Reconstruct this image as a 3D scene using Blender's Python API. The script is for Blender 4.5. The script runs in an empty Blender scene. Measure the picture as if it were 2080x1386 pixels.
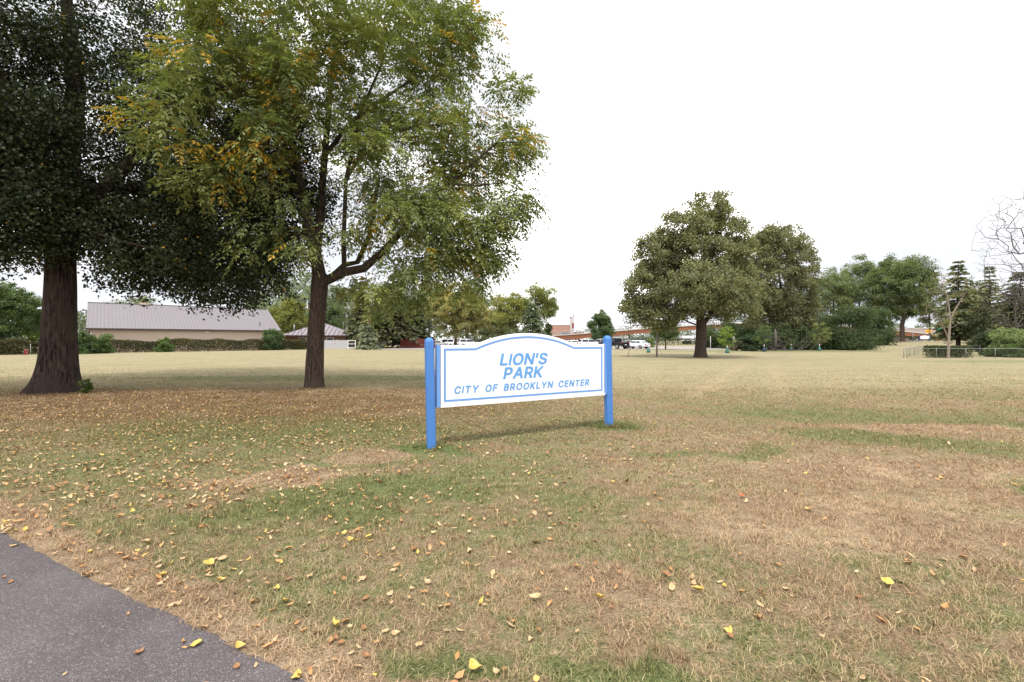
import bpy, bmesh, math, random
import numpy as np
from mathutils import Vector, Matrix, noise as mnoise

rng = np.random.default_rng(7)
random.seed(7)
SC = bpy.context.scene
COL = SC.collection

# ------------------------------------------------------------------ camera, sky, sun, exposure
F = 924.0            # focal length in photo pixels (2080 wide), 16 mm on full frame
CAM_Z = 1.6
HOR = 690.0
cam_d = bpy.data.cameras.new("camera")
cam_d.lens = 16.0
cam_d.sensor_width = 36.0
cam_d.clip_start = 0.05
cam_d.clip_end = 6000.0
cam_d.shift_y = -0.0014
cam = bpy.data.objects.new("camera", cam_d)
cam.location = (0, 0, CAM_Z)
cam.rotation_euler = (math.radians(90), 0, 0)
COL.objects.link(cam)
SC.camera = cam

SUN_EL, SUN_AZ = math.radians(64), math.radians(-168)     # azimuth from +Y, towards the left
world = bpy.data.worlds.new("World")
SC.world = world
world.use_nodes = True
wn, wl = world.node_tree.nodes, world.node_tree.links
wn.clear()
sky = wn.new("ShaderNodeTexSky")
sky.sky_type = 'NISHITA'
sky.sun_disc = False
sky.sun_elevation = SUN_EL
sky.sun_rotation = SUN_AZ
sky.air_density = 1.0
sky.dust_density = 2.0
tc = wn.new("ShaderNodeTexCoord")
mp = wn.new("ShaderNodeMapping")
mp.inputs['Scale'].default_value = (1.0, 1.0, 3.2)
mp.inputs['Location'].default_value = (-1.621, -0.415, 4.35)
cn = wn.new("ShaderNodeTexNoise")
cn.inputs['Scale'].default_value = 1.7
cn.inputs['Detail'].default_value = 7.0
cn.inputs['Roughness'].default_value = 0.55
cr = wn.new("ShaderNodeValToRGB")          # cloud brightness: thin grey bellies in a bright white deck
cr.color_ramp.elements[0].position = 0.33
cr.color_ramp.elements[0].color = (3.9, 4.02, 4.35, 1)
cr.color_ramp.elements[1].position = 0.60
cr.color_ramp.elements[1].color = (11.6, 11.5, 11.4, 1)
ce = cr.color_ramp.elements.new(0.49)
ce.color = (4.8, 4.85, 5.0, 1)
cov = wn.new("ShaderNodeMapRange")         # how much of the blue still shows between the clouds
cov.inputs['From Min'].default_value = 0.30
cov.inputs['From Max'].default_value = 0.46
cov.inputs['To Min'].default_value = 0.94
cov.inputs['To Max'].default_value = 1.0
mix = wn.new("ShaderNodeMix")
mix.data_type = 'RGBA'
bg = wn.new("ShaderNodeBackground")
bg.inputs['Strength'].default_value = 0.10
wo = wn.new("ShaderNodeOutputWorld")
wl.new(tc.outputs['Generated'], mp.inputs['Vector'])
wl.new(mp.outputs['Vector'], cn.inputs['Vector'])
wl.new(cn.outputs['Fac'], cr.inputs['Fac'])
wl.new(cn.outputs['Fac'], cov.inputs['Value'])
wl.new(cov.outputs['Result'], mix.inputs['Factor'])
wl.new(sky.outputs['Color'], mix.inputs['A'])
wl.new(cr.outputs['Color'], mix.inputs['B'])
wl.new(mix.outputs['Result'], bg.inputs['Color'])
wl.new(bg.outputs['Background'], wo.inputs['Surface'])

sun_d = bpy.data.lights.new("sun", 'SUN')
sun_d.energy = 1.5
sun_d.angle = math.radians(10)
sun_d.color = (1.0, 0.95, 0.88)
sun = bpy.data.objects.new("sun", sun_d)
sdir = Vector((math.sin(SUN_AZ) * math.cos(SUN_EL), math.cos(SUN_AZ) * math.cos(SUN_EL), math.sin(SUN_EL)))
sun.rotation_euler = sdir.to_track_quat('Z', 'Y').to_euler()
sun.location = (0, 0, 60)
COL.objects.link(sun)

SC.view_settings.view_transform = 'Standard'
SC.view_settings.look = 'None'
SC.view_settings.exposure = 1.3
SC.view_settings.gamma = 1.0
SC.view_settings.use_curve_mapping = False
SC.cycles.max_bounces = 6
SC.cycles.diffuse_bounces = 3
SC.cycles.glossy_bounces = 2
SC.cycles.transmission_bounces = 4
SC.cycles.transparent_max_bounces = 8
SC.cycles.caustics_reflective = False
SC.cycles.caustics_refractive = False

# ------------------------------------------------------------------ small helpers
def smooth(a, b, v):
    t = np.clip((v - a) / (b - a), 0, 1)
    return t * t * (3 - 2 * t)

def ground(x, y):
    """height of the park lawn: level, rising gently to the street on the far right"""
    return float(1.25 * smooth(55, 125, np.float64(y)) * smooth(42, 92, np.float64(x)))

def gx(px, Y):
    return (px - 1040.0) / F * Y

def gz(py, Y):
    return CAM_Z - (py - HOR) / F * Y

def tag(o, label=None, cat=None, group=None, kind=None):
    if label: o["label"] = label
    if cat: o["category"] = cat
    if group: o["group"] = group
    if kind: o["kind"] = kind
    return o

def empty(name, loc, rz=0.0, label=None, cat=None, group=None):
    o = bpy.data.objects.new(name, None)
    o.location = loc
    o.rotation_euler = (0, 0, rz)
    o.empty_display_size = 0.2
    COL.objects.link(o)
    return tag(o, label, cat, group)

def link(name, me, mats, parent=None):
    for m in (mats if isinstance(mats, (list, tuple)) else [mats]):
        me.materials.append(m)
    o = bpy.data.objects.new(name, me)
    COL.objects.link(o)
    if parent is not None:
        o.parent = parent
    return o

class MB:
    """collects simple solids into one mesh"""
    def __init__(s):
        s.v, s.f, s.m, s.sm = [], [], [], []
    def add(s, vs, fs, mi=0, smooth_=False):
        b = len(s.v)
        s.v += [tuple(p) for p in vs]
        s.f += [tuple(b + i for i in f) for f in fs]
        s.m += [mi] * len(fs)
        s.sm += [smooth_] * len(fs)
        return s
    def box(s, c, d, rz=0.0, mi=0):
        hx, hy, hz = d[0] / 2, d[1] / 2, d[2] / 2
        ca, sa = math.cos(rz), math.sin(rz)
        vs = []
        for X, Y, Z in ((-1,-1,-1),(1,-1,-1),(1,1,-1),(-1,1,-1),(-1,-1,1),(1,-1,1),(1,1,1),(-1,1,1)):
            x, y = X * hx, Y * hy
            vs.append((c[0] + x * ca - y * sa, c[1] + x * sa + y * ca, c[2] + Z * hz))
        return s.add(vs, [(0,3,2,1),(4,5,6,7),(0,1,5,4),(1,2,6,5),(2,3,7,6),(3,0,4,7)], mi)
    def bar(s, a, b, w, h=None, mi=0):
        h = h or w
        a, b = Vector(a), Vector(b)
        d = (b - a).normalized()
        up = Vector((0, 0, 1)) if abs(d.z) < .95 else Vector((0, 1, 0))
        r = d.cross(up).normalized() * (w / 2)
        u = r.cross(d).normalized() * (h / 2)
        vs = [p + i * r + j * u for p in (a, b) for i, j in ((-1,-1),(1,-1),(1,1),(-1,1))]
        return s.add(vs, [(0,3,2,1),(4,5,6,7),(0,1,5,4),(1,2,6,5),(2,3,7,6),(3,0,4,7)], mi)
    def tube(s, pts, rad, n=8, mi=0, cap=True, fn=None):
        pts = [Vector(p) for p in pts]
        if not hasattr(rad, '__len__'): rad = [rad] * len(pts)
        vs, fs = [], []
        d0 = (pts[1] - pts[0]).normalized()
        ref = Vector((1, 0, 0)) if abs(d0.x) < .8 else Vector((0, 1, 0))
        for i, p in enumerate(pts):
            d = (pts[min(i + 1, len(pts) - 1)] - pts[max(i - 1, 0)]).normalized()
            a = (ref - d * ref.dot(d)).normalized()
            ref = a
            b = d.cross(a)
            for k in range(n):
                t = 2 * math.pi * k / n
                r = rad[i] * (fn(i, t, p) if fn else 1.0)
                vs.append(p + a * (math.cos(t) * r) + b * (math.sin(t) * r))
        for i in range(len(pts) - 1):
            for k in range(n):
                k2 = (k + 1) % n
                fs.append((i * n + k, i * n + k2, (i + 1) * n + k2, (i + 1) * n + k))
        s.add(vs, fs, mi, True)
        if cap:
            L = len(pts) - 1
            b = len(s.v) - len(vs)
            s.f += [tuple(b + k for k in range(n))[::-1], tuple(b + L * n + k for k in range(n))]
            s.m += [mi] * 2
            s.sm += [False] * 2
        return s
    def prism(s, poly, y0, y1, mi=0, M=None):
        """polygon in the x-z plane pushed from y0 to y1"""
        n = len(poly)
        vs = [(p[0], y0, p[1]) for p in poly] + [(p[0], y1, p[1]) for p in poly]
        if M: vs = [M @ Vector(v) for v in vs]
        fs = [tuple(range(n)), tuple(range(2 * n - 1, n - 1, -1))]
        fs += [(i, i + n, (i + 1) % n + n, (i + 1) % n) for i in range(n)]
        return s.add(vs, fs, mi)
    def mesh(s, name):
        me = bpy.data.meshes.new(name)
        me.from_pydata(s.v, [], s.f)
        me.polygons.foreach_set('material_index', s.m)
        me.polygons.foreach_set('use_smooth', s.sm)
        me.update()
        return me
    def build(s, name, mats, parent=None):
        return link(name, s.mesh(name), mats, parent)

def children(o):
    return [c for c in bpy.data.objects if c.parent == o]

def copy_tree(o, loc=None, rz=None, label=None, parent=None, kids=None):
    c = o.copy()
    COL.objects.link(c)
    if parent is not None: c.parent = parent
    if loc is not None: c.location = loc
    if rz is not None: c.rotation_euler = (0, 0, rz)
    if label: c["label"] = label
    for ch in children(o):
        if ch is not c:
            copy_tree(ch, parent=c)
    return c

# ------------------------------------------------------------------ materials
class NT:
    def __init__(s, name):
        s.m = bpy.data.materials.new(name)
        s.m.use_nodes = True
        s.t = s.m.node_tree
        s.n, s.l = s.t.nodes, s.t.links
        s.n.clear()
        s.out = s.n.new("ShaderNodeOutputMaterial")
    def new(s, typ, **kw):
        nd = s.n.new(typ)
        for k, v in kw.items():
            if k in nd.inputs.keys(): s.set(nd.inputs[k], v)
            else: setattr(nd, k, v)
        return nd
    def set(s, sock, v):
        if isinstance(v, bpy.types.NodeSocket): s.l.new(v, sock)
        elif hasattr(v, '__len__') and len(v) == 3 and sock.type == 'RGBA': sock.default_value = (*v, 1)
        else: sock.default_value = v
    def math(s, op, a, b=0.0, clamp=False):
        nd = s.n.new("ShaderNodeMath"); nd.operation = op; nd.use_clamp = clamp
        s.set(nd.inputs[0], a); s.set(nd.inputs[1], b)
        return nd.outputs[0]
    def mix(s, f, a, b, typ='MIX'):
        nd = s.n.new("ShaderNodeMix"); nd.data_type = 'RGBA'; nd.blend_type = typ
        s.set(nd.inputs['Factor'], f); s.set(nd.inputs['A'], a); s.set(nd.inputs['B'], b)
        return nd.outputs['Result']
    def noise(s, vec, scale, detail=3.0, rough=0.55, dist=0.0):
        nd = s.n.new("ShaderNodeTexNoise")
        nd.inputs['Scale'].default_value = scale
        nd.inputs['Detail'].default_value = detail
        nd.inputs['Roughness'].default_value = rough
        nd.inputs['Distortion'].default_value = dist
        if vec is not None: s.l.new(vec, nd.inputs['Vector'])
        return nd.outputs['Fac']
    def mr(s, v, a, b, c=0.0, d=1.0):
        nd = s.n.new("ShaderNodeMapRange"); nd.interpolation_type = 'SMOOTHSTEP'
        s.set(nd.inputs['Value'], v)
        for k, x in zip(('From Min', 'From Max', 'To Min', 'To Max'), (a, b, c, d)): nd.inputs[k].default_value = x
        return nd.outputs['Result']
    def mapping(s, vec, scale, rot=(0, 0, 0), loc=(0, 0, 0)):
        nd = s.n.new("ShaderNodeMapping")
        s.l.new(vec, nd.inputs['Vector'])
        nd.inputs['Scale'].default_value = scale
        nd.inputs['Rotation'].default_value = rot
        nd.inputs['Location'].default_value = loc
        return nd.outputs['Vector']
    def pos(s):
        return s.n.new("ShaderNodeNewGeometry").outputs['Position']
    def obj(s):
        return s.n.new("ShaderNodeTexCoord").outputs['Object']
    def principled(s, col, rough=0.7, metal=0.0, bump=None, bstr=0.3, bdist=0.02, spec=0.4):
        p = s.n.new("ShaderNodeBsdfPrincipled")
        s.set(p.inputs['Base Color'], col)
        s.set(p.inputs['Roughness'], rough)
        p.inputs['Metallic'].default_value = metal
        p.inputs['Specular IOR Level'].default_value = spec
        if bump is not None:
            b = s.n.new("ShaderNodeBump")
            b.inputs['Strength'].default_value = bstr
            b.inputs['Distance'].default_value = bdist
            s.l.new(bump, b.inputs['Height'])
            s.l.new(b.outputs['Normal'], p.inputs['Normal'])
        s.l.new(p.outputs['BSDF'], s.out.inputs['Surface'])
        return s.m

def mat_plain(name, col, rough=0.6, metal=0.0, var=0.12, scale=3.0, spec=0.4, dirt=None):
    t = NT(name)
    v = t.obj()
    n = t.noise(v, scale, 5.0, 0.6)
    dark = tuple(c * (1 - var) for c in col)
    lite = tuple(min(1, c * (1 + var)) for c in col)
    c = t.mix(n, dark, lite)
    if dirt:
        c = t.mix(t.math('MULTIPLY', t.mr(t.noise(v, scale * 2.7, 6.0, 0.7), .52, .75), dirt[1]), c, dirt[0])
    return t.principled(c, rough, metal, t.noise(v, scale * 8, 3.0), 0.08, 0.01, spec)

def mat_bark(name, c0, c1, scale=1.0):
    t = NT(name)
    v = t.obj()
    st = t.mapping(v, (9 * scale, 9 * scale, 1.3 * scale))
    n = t.noise(st, 2.2, 6.0, 0.65, 0.6)
    rdg = t.mr(n, 0.38, 0.62)
    big = t.noise(v, 1.1, 3.0)
    c = t.mix(rdg, c0, c1)
    c = t.mix(t.mr(big, .4, .7), c, tuple(x * .7 for x in c1))
    return t.principled(c, 0.95, 0, n, 1.0, 0.05 / scale, 0.15)

def mat_leaf(name="leaf_green", trans=0.28, autumn=(0.50, 0.24, 0.02)):
    """leaf colour comes from the object's own colour; tint runs 0..1, above 1 the leaf has turned"""
    t = NT(name)
    oi = t.n.new("ShaderNodeObjectInfo")
    at = t.n.new("ShaderNodeAttribute"); at.attribute_name = "tint"
    f = at.outputs['Fac']
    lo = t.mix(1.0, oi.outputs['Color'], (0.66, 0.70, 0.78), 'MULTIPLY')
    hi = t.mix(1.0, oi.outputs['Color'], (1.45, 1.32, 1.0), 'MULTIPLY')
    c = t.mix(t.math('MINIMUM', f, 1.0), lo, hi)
    au = t.mix(t.noise(t.obj(), 2.3, 2.0), autumn, (0.62, 0.40, 0.05))
    c = t.mix(t.math('SUBTRACT', f, 1.0, True), c, au)
    d = t.new("ShaderNodeBsdfPrincipled", Roughness=0.55)
    d.inputs['Specular IOR Level'].default_value = 0.25
    t.l.new(c, d.inputs['Base Color'])
    tr = t.n.new("ShaderNodeBsdfTranslucent")
    tc_ = t.mix(1.0, c, (1.25, 1.35, 0.7), 'MULTIPLY')
    t.l.new(tc_, tr.inputs['Color'])
    ms = t.n.new("ShaderNodeMixShader"); ms.inputs[0].default_value = trans
    t.l.new(d.outputs[0], ms.inputs[1]); t.l.new(tr.outputs[0], ms.inputs[2])
    t.l.new(ms.outputs[0], t.out.inputs['Surface'])
    return t.m

# the lawn's own colour by place: shared by the soil sheet and the blades that grow from it
def grass_group():
    g = bpy.data.node_groups.new("lawn_colour", 'ShaderNodeTree')
    g.interface.new_socket("Color", in_out='OUTPUT', socket_type='NodeSocketColor')
    g.interface.new_socket("Green", in_out='OUTPUT', socket_type='NodeSocketFloat')
    t = NT.__new__(NT)
    t.t = g; t.n = g.nodes; t.l = g.links
    out = t.n.new("NodeGroupOutput")
    P = t.n.new("ShaderNodeNewGeometry").outputs['Position']
    sp = t.n.new("ShaderNodeSeparateXYZ"); t.l.new(P, sp.inputs[0])
    fl = t.n.new("ShaderNodeCombineXYZ"); t.l.new(sp.outputs[0], fl.inputs[0]); t.l.new(sp.outputs[1], fl.inputs[1])
    P2 = fl.outputs[0]
    wob = t.n.new("ShaderNodeTexNoise"); wob.inputs['Scale'].default_value = 1.3; wob.inputs['Detail'].default_value = 4
    t.l.new(P2, wob.inputs['Vector'])
    w1 = t.n.new("ShaderNodeVectorMath"); w1.operation = 'SUBTRACT'
    t.l.new(wob.outputs['Color'], w1.inputs[0]); w1.inputs[1].default_value = (.5, .5, .5)
    w2 = t.n.new("ShaderNodeVectorMath"); w2.operation = 'MULTIPLY_ADD'
    t.l.new(w1.outputs[0], w2.inputs[0]); w2.inputs[1].default_value = (1.5, 1.5, 0); t.l.new(P2, w2.inputs[2])
    PW = w2.outputs[0]
    w3 = t.n.new("ShaderNodeVectorMath"); w3.operation = 'MULTIPLY_ADD'
    t.l.new(w1.outputs[0], w3.inputs[0]); w3.inputs[1].default_value = (.5, .5, 0); t.l.new(P2, w3.inputs[2])
    PW2 = w3.outputs[0]
    n1 = t.noise(t.mapping(P2, (0.75, 1.0, 1)), 0.33, 4.0, 0.6)
    n2 = t.noise(P2, 1.25, 4.0, 0.6)
    n3 = t.noise(P2, 6.0, 4.0, 0.7)
    n4 = t.noise(P2, 26.0, 3.0, 0.7)
    def spot(x, y, rx, ry, a=1.0, rz=0.0):
        # a worn, lush, leaf-strewn or contact-darkened place on the lawn
        m = t.n.new("ShaderNodeVectorMath"); m.operation = 'SUBTRACT'
        t.l.new(PW, m.inputs[0]); m.inputs[1].default_value = (x, y, 0)
        r = t.mapping(m.outputs[0], (1, 1, 1), (0, 0, -rz))
        s_ = t.n.new("ShaderNodeVectorMath"); s_.operation = 'MULTIPLY'
        t.l.new(r, s_.inputs[0]); s_.inputs[1].default_value = (1 / rx, 1 / ry, 0)
        ln = t.n.new("ShaderNodeVectorMath"); ln.operation = 'LENGTH'
        t.l.new(s_.outputs[0], ln.inputs[0])
        return t.mr(ln.outputs['Value'], 0.35, 1.25, a, 0.0)
    def total(lst):
        s_ = lst[0]
        for x in lst[1:]: s_ = t.math('ADD', s_, x)
        return s_
    lush = total([spot(-1.9, 4.35, .85, .42, .22), spot(-2.7, 3.9, .5, .25, .16), spot(.60, 2.28, .30, .15, .26), spot(-.3, 2.45, .28, .2, .14),
                  spot(6.3, 7.2, 2.1, .7, .09, -.45), spot(3.4, 6.5, .8, .4, .08), spot(2.2, 6.3, .5, .3, .09), spot(-1.1, 4.9, .9, .35, .25),
                  spot(-1.2, 6.5, .55, .3, .35), spot(1.85, 8.3, .6, .35, .35), spot(5.9, 4.3, .8, .5, .22), spot(-4.5, 8.3, 3.0, 1.4, .12),
                  spot(8, 9.5, 3.5, 1.4, .05), spot(-4.5, 7.0, 6.5, 5.0, .035), spot(35, 62, 16, 5, .25), spot(40, 33, 14, 3, .10), spot(-7.5, 19, 9, 1.6, .16), spot(52, 46, 11, 5, .5)])
    dry = total([spot(5.5, 5.5, 4.5, 4.0, .04), spot(-2.6, 5.2, 1.1, .55, .11), spot(2.7, 4.0, 1.6, .7, .08), spot(.6, 2.9, 1.0, .5, .06), spot(4.6, 5.6, 1.6, .5, .08),
                 spot(-1.9, 6.2, .7, .35, .10), spot(7.4, 8.3, 2.0, .45, .12)])
    s = t.math('ADD', t.math('ADD', t.math('MULTIPLY', n1, .17), t.math('MULTIPLY', n2, .27)), t.math('ADD', t.math('MULTIPLY', n3, .29), t.math('MULTIPLY', n4, .27)))
    s = t.math('SUBTRACT', t.math('ADD', s, lush), dry)
    far = t.mr(sp.outputs[1], 10.0, 19.0)
    s = t.math('SUBTRACT', s, t.math('MULTIPLY', far, .035))
    # the mower leaves a dry strip along the asphalt edge
    dt = t.n.new("ShaderNodeVectorMath"); dt.operation = 'DOT_PRODUCT'
    t.l.new(PW2, dt.inputs[0]); dt.inputs[1].default_value = (0.4487, 0.8937, 0)
    strip = t.mr(dt.outputs['Value'], 1.47, 1.85, 1.0, 0.0)
    s = t.math('SUBTRACT', s, t.math('MULTIPLY', strip, .22))
    green = t.math('MULTIPLY', t.mr(s, 0.424, 0.58), .93)
    tan = t.mix(n3, (0.215, 0.146, 0.090), (0.395, 0.290, 0.194))
    tan = t.mix(t.mr(n2, .45, .7), tan, (0.435, 0.325, 0.220))
    tan_far = t.mix(t.noise(t.mapping(P2, (.12, 1.1, 1)), .55, 4.0, .6), (0.300, 0.255, 0.150), (0.430, 0.360, 0.235))
    tan = t.mix(far, tan, tan_far)
    grn = t.mix(n3, (0.090, 0.112, 0.038), (0.205, 0.220, 0.098))
    grn = t.mix(t.mr(lush, .15, .45), grn, (0.110, 0.168, 0.054))
    grn = t.mix(far, grn, (0.225, 0.222, 0.115))
    c = t.mix(green, tan, grn)
    # rotting leaf litter under trees; painted contact shade and worn soil at post feet
    lit = t.math('MINIMUM', total([spot(-7.6, 12.2, 8.0, 3.6, .85), spot(-13, 11.5, 5.5, 3.5, .35), spot(-2.6, 10.4, 4.2, 2.2, .40), spot(-7.0, 8.4, 6.0, 2.0, .28), spot(17.3, 40.8, 1.5, 1.0, .7), spot(1.85, 8.3, .25, .2, .5), spot(-1.19, 6.72, .18, .15, .5)]), .85)
    lit = t.math('MULTIPLY', lit, t.mr(t.math('ADD', t.math('MULTIPLY', n2, .6), t.math('MULTIPLY', n3, .4)), .30, .62))
    c = t.mix(lit, c, (0.165, 0.088, 0.046))
    # faint pale wheel tracks and a worn line across the lawn
    def band(d, w, a):
        return t.mr(t.math('ABSOLUTE', d), w * .3, w, a, 0.0)
    sw = t.n.new("ShaderNodeSeparateXYZ"); t.l.new(PW, sw.inputs[0])
    def wheel(x0, y0, k):
        return t.math('SUBTRACT', sw.outputs[0], t.math('ADD', x0 - k * y0, t.math('MULTIPLY', sw.outputs[1], k)))
    iny = t.math('MULTIPLY', t.mr(sw.outputs[1], 11.0, 14.0), t.mr(sw.outputs[1], 28., 34., 1., 0.))
    tr = t.math('MULTIPLY', t.math('MAXIMUM', band(wheel(6.3, 14.8, .594), .5, .6), band(wheel(8.0, 13.4, .56), .5, .5)), iny)
    worn = t.math('MULTIPLY', band(t.math('SUBTRACT', sw.outputs[1], t.math('ADD', 27.5, t.math('MULTIPLY', sw.outputs[0], -.12))), .7, .6), t.mr(sw.outputs[0], -1., -4.))
    worn = t.math('MULTIPLY', worn, t.mr(sw.outputs[0], -18., -13.))
    c = t.mix(t.math('MAXIMUM', tr, worn), c, (0.40, 0.315, 0.205))
    t.l.new(c, out.inputs['Color'])
    t.l.new(green, out.inputs['Green'])
    return g

GRASS = grass_group()

def mat_lawn():
    t = NT("lawn_soil_and_thatch")
    g = t.n.new("ShaderNodeGroup"); g.node_tree = GRASS
    P = t.pos()
    n = t.noise(P, 60.0, 4.0, 0.7)
    n2 = t.noise(t.mapping(P, (6, 14, 6)), 2.2, 5.0, 0.7)
    c = t.mix(t.mr(n, .3, .7), t.mix(1.0, g.outputs['Color'], (.42, .42, .42), 'MULTIPLY'), t.mix(1.0, g.outputs['Color'], (1.25, 1.25, 1.25), 'MULTIPLY'))
    c = t.mix(t.math('MULTIPLY', t.mr(n2, .35, .65), .35), c, t.mix(1.0, g.outputs['Color'], (.62, .66, .6), 'MULTIPLY'))
    return t.principled(c, 0.95, 0, n, 0.6, 0.03, 0.1)

def mat_blade():
    t = NT("grass_blade")
    g = t.n.new("ShaderNodeGroup"); g.node_tree = GRASS
    at = t.n.new("ShaderNodeAttribute"); at.attribute_name = "tint"
    f = at.outputs['Fac']
    c = t.mix(1.0, g.outputs['Color'], t.mix(f, (.42, .45, .40), (2.1, 2.0, 1.95)), 'MULTIPLY')
    c = t.mix(t.math('MULTIPLY', t.mr(f, .76, .90), .6), c, (0.60, 0.47, 0.30))
    d = t.n.new("ShaderNodeBsdfDiffuse"); t.l.new(c, d.inputs['Color'])
    tr = t.n.new("ShaderNodeBsdfTranslucent"); t.l.new(c, tr.inputs['Color'])
    ms = t.n.new("ShaderNodeMixShader"); ms.inputs[0].default_value = 0.25
    t.l.new(d.outputs[0], ms.inputs[1]); t.l.new(tr.outputs[0], ms.inputs[2])
    t.l.new(ms.outputs[0], t.out.inputs['Surface'])
    return t.m

def mat_asphalt(name, c0, c1, speck=(0.36, 0.33, 0.32)):
    t = NT(name)
    P = t.pos()
    v = t.n.new("ShaderNodeTexVoronoi"); v.inputs['Scale'].default_value = 150.0
    t.l.new(P, v.inputs['Vector'])
    sep = t.n.new("ShaderNodeSeparateColor"); t.l.new(v.outputs['Color'], sep.inputs[0])
    n = t.noise(P, 1.6, 4.0)
    n2 = t.noise(P, 160.0, 3.0)
    c = t.mix(t.mr(n, .3, .7), c0, c1)
    c = t.mix(t.mr(n2, .3, .7), t.mix(1.0, c, (.55, .55, .55), 'MULTIPLY'), c)
    c = t.mix(t.math('MULTIPLY', t.mr(sep.outputs[0], .84, .99), .62), c, speck)
    h = t.math('ADD', t.math('MULTIPLY', v.outputs['Distance'], 1.0), n2)
    return t.principled(c, 0.9, 0, h, 0.8, 0.012, 0.2)

M_LAWN = mat_lawn()
M_BLADE = mat_blade()
M_PATH = mat_asphalt("park_path_asphalt", (0.150, 0.128, 0.134), (0.208, 0.180, 0.186))
M_LOT = mat_asphalt("pale_lot_paving", (0.36, 0.32, 0.30), (0.44, 0.40, 0.375), (0.45, 0.42, 0.4))
M_LEAF = mat_leaf()
M_NEEDLE = mat_leaf("needle_green", 0.12, (0.30, 0.17, 0.07))
M_BARK_OLD = mat_bark("old_dark_bark", (0.012, 0.008, 0.007), (0.075, 0.053, 0.044), 0.9)
M_BARK = mat_bark("brown_bark", (0.026, 0.018, 0.014), (0.105, 0.078, 0.062), 1.5)
M_BARK_PALE = mat_bark("pale_grey_bark", (0.15, 0.115, 0.09), (0.34, 0.285, 0.235), 2.0)
M_TWIG = mat_plain("dead_grey_twig", (0.105, 0.085, 0.080), 0.9)
M_BLUE = mat_plain("blue_post_paint", (0.062, 0.200, 0.54), 0.5, 0, .10, 2.0, .4, ((0.040, 0.115, 0.33), .6))
M_BLUE2 = mat_plain("faded_blue_paint", (0.14, 0.31, 0.66), 0.5, 0, .10, 4.0)
M_BLUE3 = mat_plain("faded_blue_lettering", (0.115, 0.32, 0.66), 0.5, 0, .2, 5.0)
M_SIGN = mat_plain("white_sign_paint", (0.84, 0.845, 0.86), 0.45, 0, .03, 1.3, .4, ((0.66, 0.67, 0.68), .15))
M_WHITE = mat_plain("white_paint", (0.78, 0.78, 0.78), 0.4, 0, .04)
M_GREY = mat_plain("grey_galvanised", (0.30, 0.30, 0.30), 0.5, .3)
M_DARK = mat_plain("dark_trim", (0.03, 0.028, 0.028), 0.6)
M_RED = mat_plain("hydrant_red", (0.22, 0.03, 0.027), 0.6)
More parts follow.
